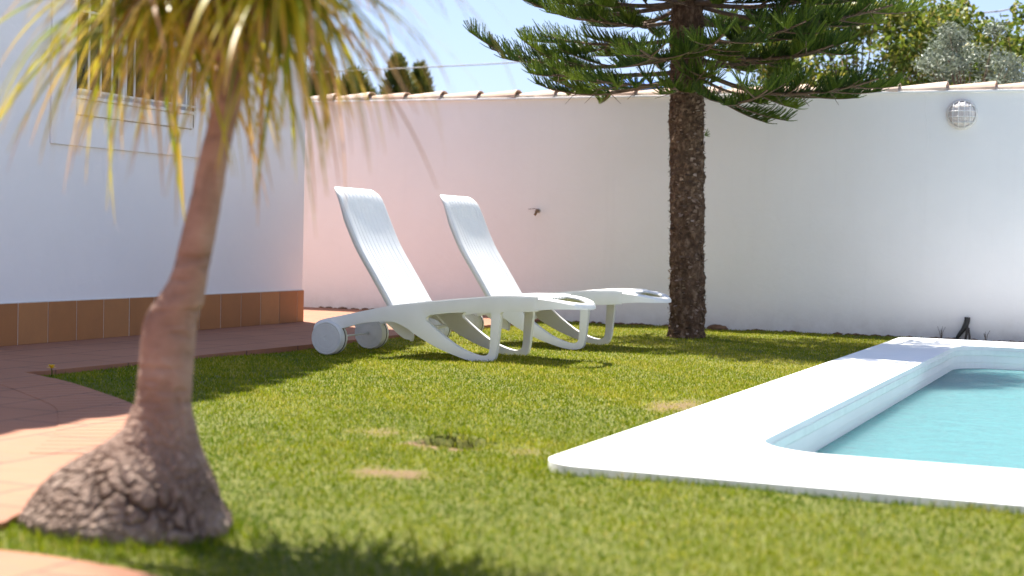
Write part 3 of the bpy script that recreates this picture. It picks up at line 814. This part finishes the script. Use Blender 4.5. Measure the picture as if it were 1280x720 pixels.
    for yc in (-.16, .16):
        bm = bmesh.new(); plate(bm, fin, [], lambda u, v, d: (u, d, v), yc-.022, yc+.022); o = from_bm('support_fin', bm, M_PLASTIC, root); bevel_mod(o, .006)
    bm = bmesh.new(); tube(bm, [(.42, -.29, .27), (.42, .29, .27)], .014, 10); tube(bm, [(.62, -.30, .335), (.62, .30, .335)], .014, 10); tube(bm, [(.47, -.2, .33), (.60, -.2, .2)], .012, 8); tube(bm, [(.47, .2, .33), (.60, .2, .2)], .012, 8); tube(bm, [(.60, -.2, .2), (.60, .2, .2)], .012, 8)
    from_bm('prop_bar', bm, M_PLASTIC, root, True)
    bm = bmesh.new(); tube(bm, [(-.05, -.30, .116), (-.05, .30, .116)], .007, 10); from_bm('axle', bm, M_WHEEL, root, True)
    # wheels
    for yn in (-.385, .275):
        bm = bmesh.new()
        prof = [(0, .004), (.016, .004), (.018, .0), (.066, .0), (.067, .0015), (.070, .0015), (.071, 0), (.096, .0), (.098, .003), (.102, .003), (.104, .001), (.111, .001), (.117, .008), (.1185, .012)]
        for k in range(7): prof += [(.1185, .012+.0065*k), (.1170, .0136+.0065*k), (.1170, .0165+.0065*k), (.1185, .018+.0065*k)]
        prof += [(.1185, .060), (.1095, .0602), (.1095, .0748), (.1185, .075), (.1185, .100), (.115, .106), (.095, .108), (0, .108)]
        lathe(bm, prof, (-.05, yn, .116), (0, 1, 0), 64)
        wh = from_bm('wheel', bm, M_WHEEL, root)
        bm = bmesh.new(); lathe(bm, [(.1090, .0606), (.1192, .0608), (.1192, .0742), (.1090, .0744)], (-.05, yn, .116), (0, 1, 0), 64); from_bm('rubber_band', bm, M_BLACK, wh)
    return root
L1 = lounger()
def copy_tree(o, parent=None):
    c = o.copy(); COL.objects.link(c); c.parent = parent
    for ch in list(o.children): copy_tree(ch, c)
    return c
L2 = copy_tree(L1); L2.location = (-5.17, 11.02, 0); L2.rotation_euler = (0, 0, radians(1.0))
L2['label'] = 'white plastic sun lounger farther back, between the other lounger and the garden wall'

# ------------------------------------------------------------------ ponytail palm
PY = 3.42
rows = [(678, 92, 232), (670, 60, 262), (661, 48, 273), (648, 46, 276), (633, 54, 271), (607, 70, 263), (581, 98, 252.5), (556, 136, 243.5), (540, 155, 241), (530, 162, 239.5), (504, 171, 237), (480, 175, 238), (453, 177, 239.5), (425, 179, 242), (401, 183, 244.5), (388, 188.5, 248), (376, 197, 252.5), (350, 213, 257), (325, 221, 262), (300, 227, 267), (250, 239, 276), (200, 250, 284), (150, 262, 295), (110, 268, 306), (75, 274, 313), (45, 278, 316)]
rings = []
for y, a, b in rows:
    pa, pb = on(a, y, 'y', PY), on(b, y, 'y', PY); c = (pa+pb)/2; rings.append((c, (pb-pa).length/2*(.905 if y < 520 else .985)))
cs = smooth_loop([(c.x, c.z, r) for c, r in rings], 5, False)
palm = empty('ponytail_palm', (rings[1][0].x, PY, 0), 0, 'ponytail palm with a swollen cracked base, leaning trunk and drooping strap leaves', 'palm tree')
po = Vector(palm.location)
cs = [c for c in cs if c.z == c.z]
dense = []
for p0, p1 in zip(cs, cs[1:]):
    m = max(1, int(abs(p1.y-p0.y)/.0035)) if p0.y < .42 else max(1, int(abs(p1.y-p0.y)/.02))
    for k in range(m): dense.append(p0.lerp(p1, k/m))
dense.append(cs[-1]); cs = dense
NS = 220; V = []; F = []; crk = []; plt = []
for i, p in enumerate(cs):
    x, z, r = p; z = max(z, -.03) if i > 0 else -.04
    bul = max(0, min(1, (.40-z)/.24))
    for k in range(NS):
        a = 2*pi*k/NS
        q = Vector((x+cos(a)*r, PY+sin(a)*r, z))
        w = Vector((noise.noise(q*7), noise.noise(q*7+Vector((5, 5, 5))), noise.noise(q*7+Vector((9, 1, 4)))))*.55 + Vector((noise.noise(q*26), noise.noise(q*26+Vector((5, 5, 5))), noise.noise(q*26+Vector((9, 1, 4)))))*.22
        d1 = noise.voronoi(Vector((q.x*17, q.y*17, q.z*12))+w*1.0)[0]
        d2 = noise.voronoi(Vector((q.x*44, q.y*44, q.z*36))+w*2.0)[0]
        msk = max(0, min(1, .62+1.5*noise.noise(q*5.5+Vector((2, 8, 3)))))
        e1 = max(0, 1-(d1[1]-d1[0])*(6.5+5*noise.noise(q*11)))*msk
        e2 = max(0, 1-(d2[1]-d2[0])*4.0)*(1-.55*msk)*.55
        e = min(1, max(e1*1.15, e2))*bul; spot = max(0, min(1, (noise.noise(Vector((q.x*17, q.y*17, q.z*11)))-.34)*5))*(1-bul)*.28
        scar = max(0, noise.noise(Vector((q.x*9, q.y*9, q.z*55)))-.12)*(1-bul)
        big = noise.noise(q*6)*.016*bul + noise.noise(q*14+Vector((3, 1, 2)))*.007*(bul+.3) - scar*.006 + noise.noise(Vector((q.x*30, q.y*30, q.z*60)))*.003 + noise.noise(q*70)*.0025*bul
        rr = r + big*.6 - e*.011 + (1-d1[0])*.003*bul
        dy = .95-.17*min(1, bul*1.5)
        V.append((x-po.x+cos(a)*rr, sin(a)*rr*dy, z)); crk.append(max(e, spot, min(.22, scar*.8))); plt.append(bul)
n = len(cs)
for i in range(n-1):
    for k in range(NS): F.append((i*NS+k, i*NS+(k+1)%NS, (i+1)*NS+(k+1)%NS, (i+1)*NS+k))
F.append(tuple((n-1)*NS+k for k in range(NS)))
o = mesh('trunk', V, F, M_PALMBARK, palm, True)
at = o.data.attributes.new('crack', 'FLOAT', 'POINT'); at.data.foreach_set('value', crk)
at = o.data.attributes.new('plate', 'FLOAT', 'POINT'); at.data.foreach_set('value', plt)
tip = Vector(((cs[-1].x), PY, cs[-1].y))
heads = []
for px, py, dy in ((188, -14, -.02), (292, -62, .06), (352, -30, -.05), (250, -55, .12)):
    h = on(px, py, 'y', PY+dy); heads.append(h)
    mid = tip.lerp(h, .55)+Vector((0, 0, -.02))
    bm = bmesh.new(); tube(bm, smooth_loop([tip-Vector((0, 0, .06))-po, mid-po, h-po], 4, False), [.044, .043, .042, .040, .037, .034, .033, .034, .036], 12)
    o = from_bm('limb', bm, M_PALMBARK, palm, True)
    pass
random.seed(5)
V = []; Q = []; age = []; vi = 0
for hi, h in enumerate(heads):
    for k in range((350, 380, 430, 240)[hi]):
        az = random.uniform(0, 2*pi)
        el = radians(random.uniform(-35, 80)) if random.random() < .8 else radians(random.uniform(-70, 0))
        if k % 3 == 0: el = radians(random.uniform(35, 85))
        Ln = random.uniform(.36, .70)*(.9 if el > .9 else 1)*(1.25 if random.random() < .12 else 1)
        ns = 12; d = Vector((cos(az)*cos(el), sin(az)*cos(el), sin(el)))
        p = h + Vector((cos(az)*.02, sin(az)*.02, random.uniform(-.03, .03)))
        w0 = random.uniform(.0050, .0100); droop = random.uniform(.09, .25)
        side = Vector((-sin(az), cos(az), 0)); swirl = random.uniform(-.05, .05)
        a0 = random.uniform(.0, .46)+(.18 if random.random() < .25 else 0); dead = random.random() < .09
        if dead: a0 = random.uniform(.75, .95)
        for s in range(ns+1):
            t = s/ns; w = w0*(1.25 if t < .1 else 1)*(1-t**2.2)*(.9+.1*cos(t*6)) + .0006
            nm = d.cross(side).normalized()
            tw = side*cos(swirl*8*t)+nm*sin(swirl*8*t)
            V += [p - tw*w - nm*w*.25, p + tw*w - nm*w*.25]
            ag = min(1, a0 + max(0, t-.35)**1.25*(1.0)); age += [ag, ag]
            if s < ns:
                Q.append((vi, vi+1, vi+3, vi+2))
            vi += 2
            d = (d + Vector((0, 0, -1))*droop*(.35+1.1*t) + side*swirl).normalized(); p = p + d*(Ln/ns)
Vn = np.array([tuple(v-po) for v in V])
o = quads_np('crown', Vn, [np.array(Q)], M_STRAP, palm, attr={'age': age}, smooth=True)

# dandelion at the pavement corner
dp = on(59, 471, 'z', .0); dn0 = empty('dandelion', (dp.x+.03, dp.y, 0), 0, 'tiny yellow flower at the corner where lawn meets paving', 'flower')
bm = bmesh.new(); tube(bm, [(0, 0, 0), (.004, 0, .03), (.0, 0, .05)], .003, 6); from_bm('stalk', bm, M_BLADE, dn0, True)
bm = bmesh.new()
for k in range(18):
    a = 2*pi*k/18; e = .25 if k % 2 else .8
    p0 = Vector((0, 0, .05)); dd = Vector((cos(a)*cos(e), sin(a)*cos(e), sin(e))); sd = Vector((-sin(a), cos(a), 0))*.006
    bm.faces.new([bm.verts.new(p0+c) for c in (sd*.5, dd*.024+sd, dd*.030, dd*.024-sd, -sd*.5)])
from_bm('petals', bm, simple('yellow petals', (.75, .48, .02), .6, .1), dn0)

# ------------------------------------------------------------------ Norfolk island pine
pine = empty('norfolk_pine', (pine_c[0], pine_c[1], 0), 0, 'tall conifer with rough dark flaky trunk and combed drooping needle branches', 'conifer')
TOPZ = 5.0
def pr(z): return .150*(1-.02*z) + .016*math.exp(-z/.10)
V = []; F = []; NSg = 56; zs = np.concatenate([np.linspace(-.02, 2.6, 190), np.linspace(2.65, TOPZ, 60)])
for i, z in enumerate(zs):
    for k in range(NSg):
        a = 2*pi*k/NSg; r = pr(z)
        q = Vector((cos(a)*r*9, sin(a)*r*9, z*7))
        n1 = noise.noise(q*1.1); n2 = noise.noise(q*2.6+Vector((7, 2, 1))); n3 = noise.noise(q*6.0)
        r += .014*n1 + .018*max(-.3, n2) + .011*n3
        V.append((cos(a)*r-.028*z, sin(a)*r, z))
for i in range(len(zs)-1):
    for k in range(NSg): F.append((i*NSg+k, i*NSg+(k+1)%NSg, (i+1)*NSg+(k+1)%NSg, (i+1)*NSg+k))
nbody = len(V); random.seed(9)
for k in range(2600):            # curling bark scales
    z = random.uniform(.02, 2.7); a = random.uniform(0, 2*pi); r = pr(z)+random.uniform(-.008, .004)
    c = Vector((cos(a)*r-.028*z, sin(a)*r, z)); out = Vector((cos(a), sin(a), 0)); sd = Vector((-sin(a), cos(a), 0))
    s = random.uniform(.008, .026); tilt = random.uniform(.2, 1.35); tv = (Vector((0, 0, random.choice((-1, 1))))*cos(tilt)+out*sin(tilt)).normalized()
    b0 = len(V)
    V += [c - sd*s*.8, c + sd*s*.8, c + sd*s*.6 + tv*s*1.2 + out*s*.15, c - sd*s*.5 + tv*s*random.uniform(.9, 1.5)]
    F.append((b0, b0+1, b0+2, b0+3))
o = mesh('trunk', V, F, M_PINEBARK, pine)
at = o.data.attributes.new('plate', 'FLOAT', 'POINT'); at.data.foreach_set('value', [0.0]*nbody+[.75]*(len(V)-nbody))

def make_branch(base, tipp, sag, ntip, seed, dens=1.0, bare_in=.28):
    """one bough: a bare axis, side sprays and comb-like cords of needles. returns (wood tubes, needle arrays)"""
    R = random.Random(seed)
    base = Vector(base); tipp = Vector(tipp); ax = tipp-base; L = ax.length
    N = 16; axis = []
    for i in range(N+1):
        t = i/N; p = base.lerp(tipp, t); p.z += -sag*4*t*(1-t)*L + .0
        p += Vector((noise.noise(Vector((seed, t*2, 0))), noise.noise(Vector((seed, t*2, 5))), noise.noise(Vector((seed, t*2, 9)))*.5))*.05*L*t*(1-t)*2
        axis.append(p)
    wood = [(axis, [.020*(1-.75*i/N)*min(1, L/1.2)+.003 for i in range(N+1)])]
    cords = []            # (p0, dir, len, tone)
    def at_(t):
        f = t*N; i = min(N-1, int(f)); p = axis[i].lerp(axis[i+1], f-i); d = (axis[i+1]-axis[i]).normalized(); return p, d
    def comb(p_list, l_max, tone):
        n = len(p_list)
        for i in range(n):
            t = i/(n-1); p = p_list[i]; d = (p_list[min(i+1, n-1)]-p_list[max(i-1, 0)]).normalized()
            sd = d.cross(Vector((0, 0, 1)))
            if sd.length < .1: sd = Vector((1, 0, 0))
            sd.normalize(); upv = sd.cross(d).normalized()
            ln = l_max*(.35+.65*sin(pi*min(1, .22+.80*(1-t))))*R.uniform(.8, 1.12)
            for s in (-1, 1):
                if R.random() < .08: continue
                dd = (d*R.uniform(.75, 1.05)+sd*s*R.uniform(.45, .85)+upv*R.uniform(.45, .85)).normalized()
                cords.append((p, dd, ln, min(1, max(0, tone+R.gauss(0, .14)+.25*t))))
            if R.random() < .35: cords.append((p, (d*.7+upv*.9+sd*R.uniform(-.3, .3)).normalized(), ln*.8, tone))
        cords.append((p_list[-1], (p_list[-1]-p_list[-2]).normalized(), l_max*.6, min(1, tone+.25)))
    # terminal comb
    tone0 = R.uniform(.25, .6)
    ts = np.linspace(max(.42, bare_in+.12), 1, int(24*dens*max(.6, min(1.5, L/1.3))))
    comb([at_(t)[0] for t in ts], .20, tone0)
    # side sprays
    k = ntip
    for j in range(k):
        t = bare_in + (.92-bare_in)*(j+R.random()*.6)/k; p, d = at_(t)
        sd = d.cross(Vector((0, 0, 1))).normalized()*(1 if j % 2 else -1)
        dd = (d*R.uniform(.5, .95)+sd*R.uniform(.55, 1.0)+Vector((0, 0, R.uniform(-.34, .26)))).normalized()
        ln = L*R.uniform(.26, .42)*(1.15-.55*t)
        pts = []
        for i in range(11):
            u = i/10; q = p + dd*ln*u; q.z += -.10*ln*u + .16*ln*u*u; pts.append(q)
        wood.append((pts, [.007*(1-.7*i/10)+.0016 for i in range(11)]))
        m = max(8, int(ln*44*dens))
        us = np.linspace(.22, 1, m); PL = []
        for u in us:
            f = u*10; i = min(9, int(f)); PL.append(pts[i].lerp(pts[i+1], f-i))
        comb(PL, R.uniform(.14, .19), R.uniform(.2, .75))
        if R.random() < .5:           # dead bare twigs hanging inside
            tw = [p, p + Vector((sd.x*.1, sd.y*.1, -.03)), p + Vector((sd.x*.22, sd.y*.22, -.09+R.uniform(-.03, .03)))]
            wood.append((tw, [.004, .003, .0015]))
    return wood, cords

def cord_mesh(cords):
    """each cord: a thin curved spindle bristling with short needles"""
    V = []; T = []; tone = []; vi = 0
    R = random.Random(4)
    for p, d, ln, tn in cords:
        sd = d.orthogonal().normalized(); b = d.cross(sd)
        seg = 5; pts = []
        for i in range(seg+1):
            u = i/seg; q = p + d*ln*u + Vector((0, 0, 1))*(.18*ln*u*u); pts.append(q)
        w = .0062
        for pl in (sd, b):           # crossed core ribbons
            for i in range(seg+1):
                ww = w*(1-.6*(i/seg)); V += [pts[i]-pl*ww, pts[i]+pl*ww]; tone += [tn*.85, tn*.85]
            for i in range(seg): 
                T.append((vi+2*i, vi+2*i+1, vi+2*i+3)); T.append((vi+2*i, vi+2*i+3, vi+2*i+2))
            vi += 2*(seg+1)
        nn = max(14, int(ln*300))
        for k in range(nn):
            u = (k+R.random())/nn; f = u*seg; i = min(seg-1, int(f)); q = pts[i].lerp(pts[i+1], f-i)
            a = k*2.4+R.random(); rad = sd*cos(a)+b*sin(a); nl = .021*(1-.35*u)
            tp = q + (rad*.8+d*.75)*nl; s = (d.cross(rad))*.0017
            V += [q-s, q+s, tp]; tone += [tn, tn, min(1, tn+.12)]; T.append((vi, vi+1, vi+2)); vi += 3
    return np.array([tuple(v) for v in V]), np.array(T), np.array(tone)

pc = Vector((pine_c[0], pine_c[1], 0))
boughs = []
def pix_bough(px, py, Ytip, z0, sag, nt, dens=1.0, bare_in=.28):
    tipp = on(px, py, 'y', Ytip); base = pc + Vector((-.028*z0, 0, z0)); dirv = (tipp-base); dirv.z = 0; dirv.normalize()
    boughs.append((base+dirv*.10, tipp, sag, nt, dens, bare_in))
# boughs placed where the photograph shows their tips
pix_bough(614, 61, 12.5, 2.46, .07, 9, 1.1); pix_bough(676, 92, 12.2, 2.32, .02, 7); pix_bough(690, 112, 12.9, 2.28, .06, 6, .8, .4)
pix_bough(680, 45, 13.2, 2.62, .04, 8); pix_bough(720, 22, 11.9, 2.76, .05, 8); pix_bough(745, 100, 11.7, 2.24, .04, 6, .9)
pix_bough(1098, 98, 12.2, 2.34, .10, 9, 1.15); pix_bough(1116, 6, 12.3, 2.75, .06, 9); pix_bough(1042, 56, 12.0, 2.52, .07, 9, 1.1)
pix_bough(1008, 26, 11.6, 2.62, .06, 8); pix_bough(1000, 66, 12.9, 2.44, .08, 8); pix_bough(980, 118, 12.8, 2.28, .10, 6, .8, .4)
pix_bough(960, 112, 11.5, 2.30, .12, 6, .9, .35); pix_bough(905, 42, 11.35, 2.5, .05, 7); pix_bough(842, 108, 11.95, 2.16, .04, 4, .9, .2)
pix_bough(800, 62, 11.2, 2.5, .05, 8); pix_bough(882, 88, 12.0, 2.2, .02, 4, .9, .2); pix_bough(770, 60, 13.4, 2.5, .06, 8); pix_bough(930, 70, 13.6, 2.45, .08, 7)
RB = random.Random(17)
tier = 2.92; ti = 0
while tier < 4.9:                 # whorls above the frame (they shade lawn and coping)
    Lb = 1.5*(1-(tier-2.9)/2.6)+.12; nb = 8 if tier < 4.2 else 6
    for k in range(nb):
        a = 2*pi*(k+.5*(ti % 2))/nb+RB.uniform(-.12, .12)
        b = pc+Vector((cos(a)*.08-.028*tier, sin(a)*.08, tier)); t_ = pc+Vector((cos(a)*Lb, sin(a)*Lb, tier+.10+RB.uniform(-.08, .05)))
        boughs.append((b, t_, .06, 9 if tier < 4.2 else 7, 1.05, .2))
    tier += .30+.02*ti; ti += 1
for i, (b, t_, sag, nt_, dens, bi) in enumerate(boughs):
    wood, cords = make_branch(b-pc, t_-pc, sag, nt_, 31+i*7, dens, bi)
    bm = bmesh.new()
    for pts, rad_ in wood: tube(bm, pts, rad_, 6)
    bo = from_bm('bough', bm, M_TWIG, pine, True)
    V, T, tn = cord_mesh(cords)
    quads_np('needles', V, [T], M_NEEDLE, bo, attr={'tone': tn})
# little sprig on the trunk
sg = on(881, 169, 'y', pine_c[1]-.05); cords = [((sg-pc), Vector((cos(a), -.5, sin(a))).normalized(), .06, .8) for a in (0, .5, -.4, .9)]
V, T, tn = cord_mesh(cords); quads_np('sprig', V, [T], M_NEEDLE, pine, attr={'tone': tn})

# ------------------------------------------------------------------ trees beyond the wall
def leaf_tree(name, loc, height_, crown, nleaf, size, mat, label, cat, seed, aspect=.5, group=None, trunk_r=.10, clusters=60, droop=0):
    R = np.random.default_rng(seed); rr = random.Random(seed)
    root = empty(name, loc, 0, label, cat, group)
    (cx, cy, cz), (rx, ry, rz) = crown
    bm = bmesh.new(); tube(bm, [(0, 0, -.1), (.03, 0, cz*.4), (cx*.5, cy*.5, cz*.8), (cx, cy, cz)], [trunk_r, trunk_r*.8, trunk_r*.55, trunk_r*.3], 9)
    cl = []
    for k in range(clusters):
        while True:
            v = Vector((rr.uniform(-1, 1), rr.uniform(-1, 1), rr.uniform(-1, 1)))
            if .25 < v.length < 1: break
        v = v.normalized()*v.length**.55*rr.uniform(.85, 1.12)
        c = Vector((cx+v.x*rx, cy+v.y*ry, cz+v.z*rz)); cl.append((c, rr.uniform(.16, .34)*min(rx, rz)))
        s = Vector((cx*.6, cy*.6, max(.3, cz-rz*.75))); m = s.lerp(c, .5)+Vector((0, 0, -.05*rz))
        tube(bm, [s, m, c], [trunk_r*.22, trunk_r*.13, trunk_r*.05], 5)
    from_bm('trunk', bm, M_TWIG, root, True)
    ci = R.integers(0, len(cl), nleaf)
    C = np.array([tuple(c) for c, _ in cl])[ci]; S = np.array([s for _, s in cl])[ci]
    g = R.normal(0, 1, (nleaf, 3)); g /= np.linalg.norm(g, axis=1)[:, None]; g *= (R.uniform(0, 1, nleaf)**.45)[:, None]
    P = C + g*S[:, None]*np.array([1.15, 1.15, .8])
    n_ = R.normal(0, 1, (nleaf, 3)) + np.array([0, 0, .7]); n_ /= np.linalg.norm(n_, axis=1)[:, None]
    t = np.cross(n_, R.normal(0, 1, (nleaf, 3))); t /= np.linalg.norm(t, axis=1)[:, None]; t[:, 2] -= droop; t /= np.linalg.norm(t, axis=1)[:, None]
    b = np.cross(n_, t); sz = size*R.uniform(.6, 1.3, nleaf)[:, None]
    V = np.stack([P, P+t*sz*.5+b*sz*aspect*.5+n_*sz*.06, P+t*sz, P+t*sz*.5-b*sz*aspect*.5+n_*sz*.06], 1).reshape(-1, 3)
    i = np.arange(nleaf)*4
    quads_np('crown', V, [np.stack([i, i+1, i+2, i+3], 1)], mat, root)
    return root
GZ0 = -.16
def at_px(px, Y): p = on(px, 300, 'y', Y); return (p.x, Y, GZ0)
leaf_tree('garden_tree', at_px(1065, 18.6), 4.4, ((0, 0, 3.0), (1.45, 1.2, 1.2)), 24000, .085, M_FRUITLEAF, 'green leafy tree beyond the wall, between the conifer and the grey olive', 'tree', 41, .55, 'green trees beyond the wall', .09, 85)
leaf_tree('garden_tree', at_px(1290, 19.2), 4.2, ((0, 0, 2.75), (1.05, 1.1, 1.05)), 9000, .085, M_FRUITLEAF, 'green leafy tree beyond the wall at right of the grey olive', 'tree', 42, .55, 'green trees beyond the wall', .09, 55)
leaf_tree('garden_tree', at_px(1180, 20.5), 4.6, ((0, 0, 3.15), (1.0, 1.1, .95)), 7500, .09, M_FRUITLEAF, 'green leafy tree beyond the wall, directly behind the grey olive', 'tree', 43, .55, 'green trees beyond the wall', .09, 45)
leaf_tree('olive_tree', at_px(1206, 16.9), 3.3, ((0, 0, 2.78), (.62, .5, .74)), 9500, .06, M_OLIVE, 'silvery grey olive tree showing above the wall near the lamp', 'tree', 44, .28, None, .06, 46)
# far conifers behind the wall at left
def conifer(px, top_py, Y, wid, seed, label):
    base = at_px(px, Y); tp = on(px, top_py, 'y', Y).z - GZ0
    R = np.random.default_rng(seed)
    root = empty('cypress_tree', base, 0, label, 'tree', 'dark conifers beyond the wall')
    bm = bmesh.new(); tube(bm, [(0, 0, -.1), (0, 0, tp*.9)], [.16, .03], 8); from_bm('trunk', bm, M_TWIG, root, True)
    n = 7000; z = R.uniform(.05, 1, n)**.8; a = R.uniform(0, 2*pi, n)
    rad_ = wid*np.power(np.clip(1-z, 0, 1), .62)*(.75+.25*np.sin(a*5+z*21)+.12*np.sin(a*11-z*40))*np.sqrt(R.uniform(.25, 1, n))
    P = np.stack([np.cos(a)*rad_, np.sin(a)*rad_, z*tp], 1)
    d = np.stack([np.cos(a)*.6, np.sin(a)*.6, np.full(n, .9)], 1)+R.normal(0, .3, (n, 3)); d /= np.linalg.norm(d, axis=1)[:, None]
    b = np.cross(d, R.normal(0, 1, (n, 3))); b /= np.linalg.norm(b, axis=1)[:, None]; s = R.uniform(.12, .28, n)[:, None]
    V = np.stack([P-b*s*.18, P+b*s*.18, P+d*s], 1).reshape(-1, 3); i = np.arange(n)*3
    quads_np('crown', V, [np.stack([i, i+1, i+2], 1)], M_CYPRESS, root)
conifer(398, 86, 33, 2.0, 61, 'dark conifer beyond the wall, closest to the house corner')
conifer(440, 92, 33, 2.0, 62, 'low broad conifer beyond the wall, between two taller dark ones')
conifer(492, 74, 36, 1.35, 63, 'tallest dark conifer beyond the wall, with pointed top')
conifer(521, 84, 37, 1.2, 64, 'slim dark conifer beyond the wall, rightmost of its row')

# blue canvas canopy beyond the wall
cp = on(797, 98, 'y', 19.0); can = empty('blue_canopy', (cp.x, 19.0, GZ0), 0, 'blue canvas canopy whose peak shows above the wall behind the conifer', 'canopy')
pk = cp.z-GZ0; eh = on(728, 113, 'y', 19.0).z-GZ0-.05
bm = bmesh.new()
c4 = [(-.85, -1, eh), (.85, -1, eh-.03), (.85, 1, eh-.03), (-.85, 1, eh)]
rdg = [(-.45, 0, pk-.01), (.12, 0, pk)]
for dz in (0, -.02):
    v = [bm.verts.new((x, y, z+dz)) for x, y, z in c4+rdg]
    for f in ((0, 1, 5, 4), (1, 2, 5), (2, 3, 4, 5), (3, 0, 4)): bm.faces.new([v[i] for i in (f if dz == 0 else f[::-1])])
from_bm('canvas', bm, M_BLUE, can, recalc=False)
for x, y, z in c4:
    bm = bmesh.new(); tube(bm, [(x*.96, y*.96, 0), (x*.96, y*.96, z-.03)], .03, 8); from_bm('pole', bm, M_GRILLE, can, True)

# overhead cable
pts = [on(px, py, 'y', 26.0) for px, py in ((-700, 120), (-200, 108), (200, 98), (530, 84), (690, 74.5), (960, 51), (1225, 16.5), (1278, 8.5), (1700, -70))]
bm = bmesh.new(); tube(bm, smooth_loop(pts, 6, False), .013, 6); tag(from_bm('overhead_cable', bm, simple('grey cable', (.26, .27, .29), .7), None, True), 'thin overhead cable crossing the pale sky above the wall', 'cable')
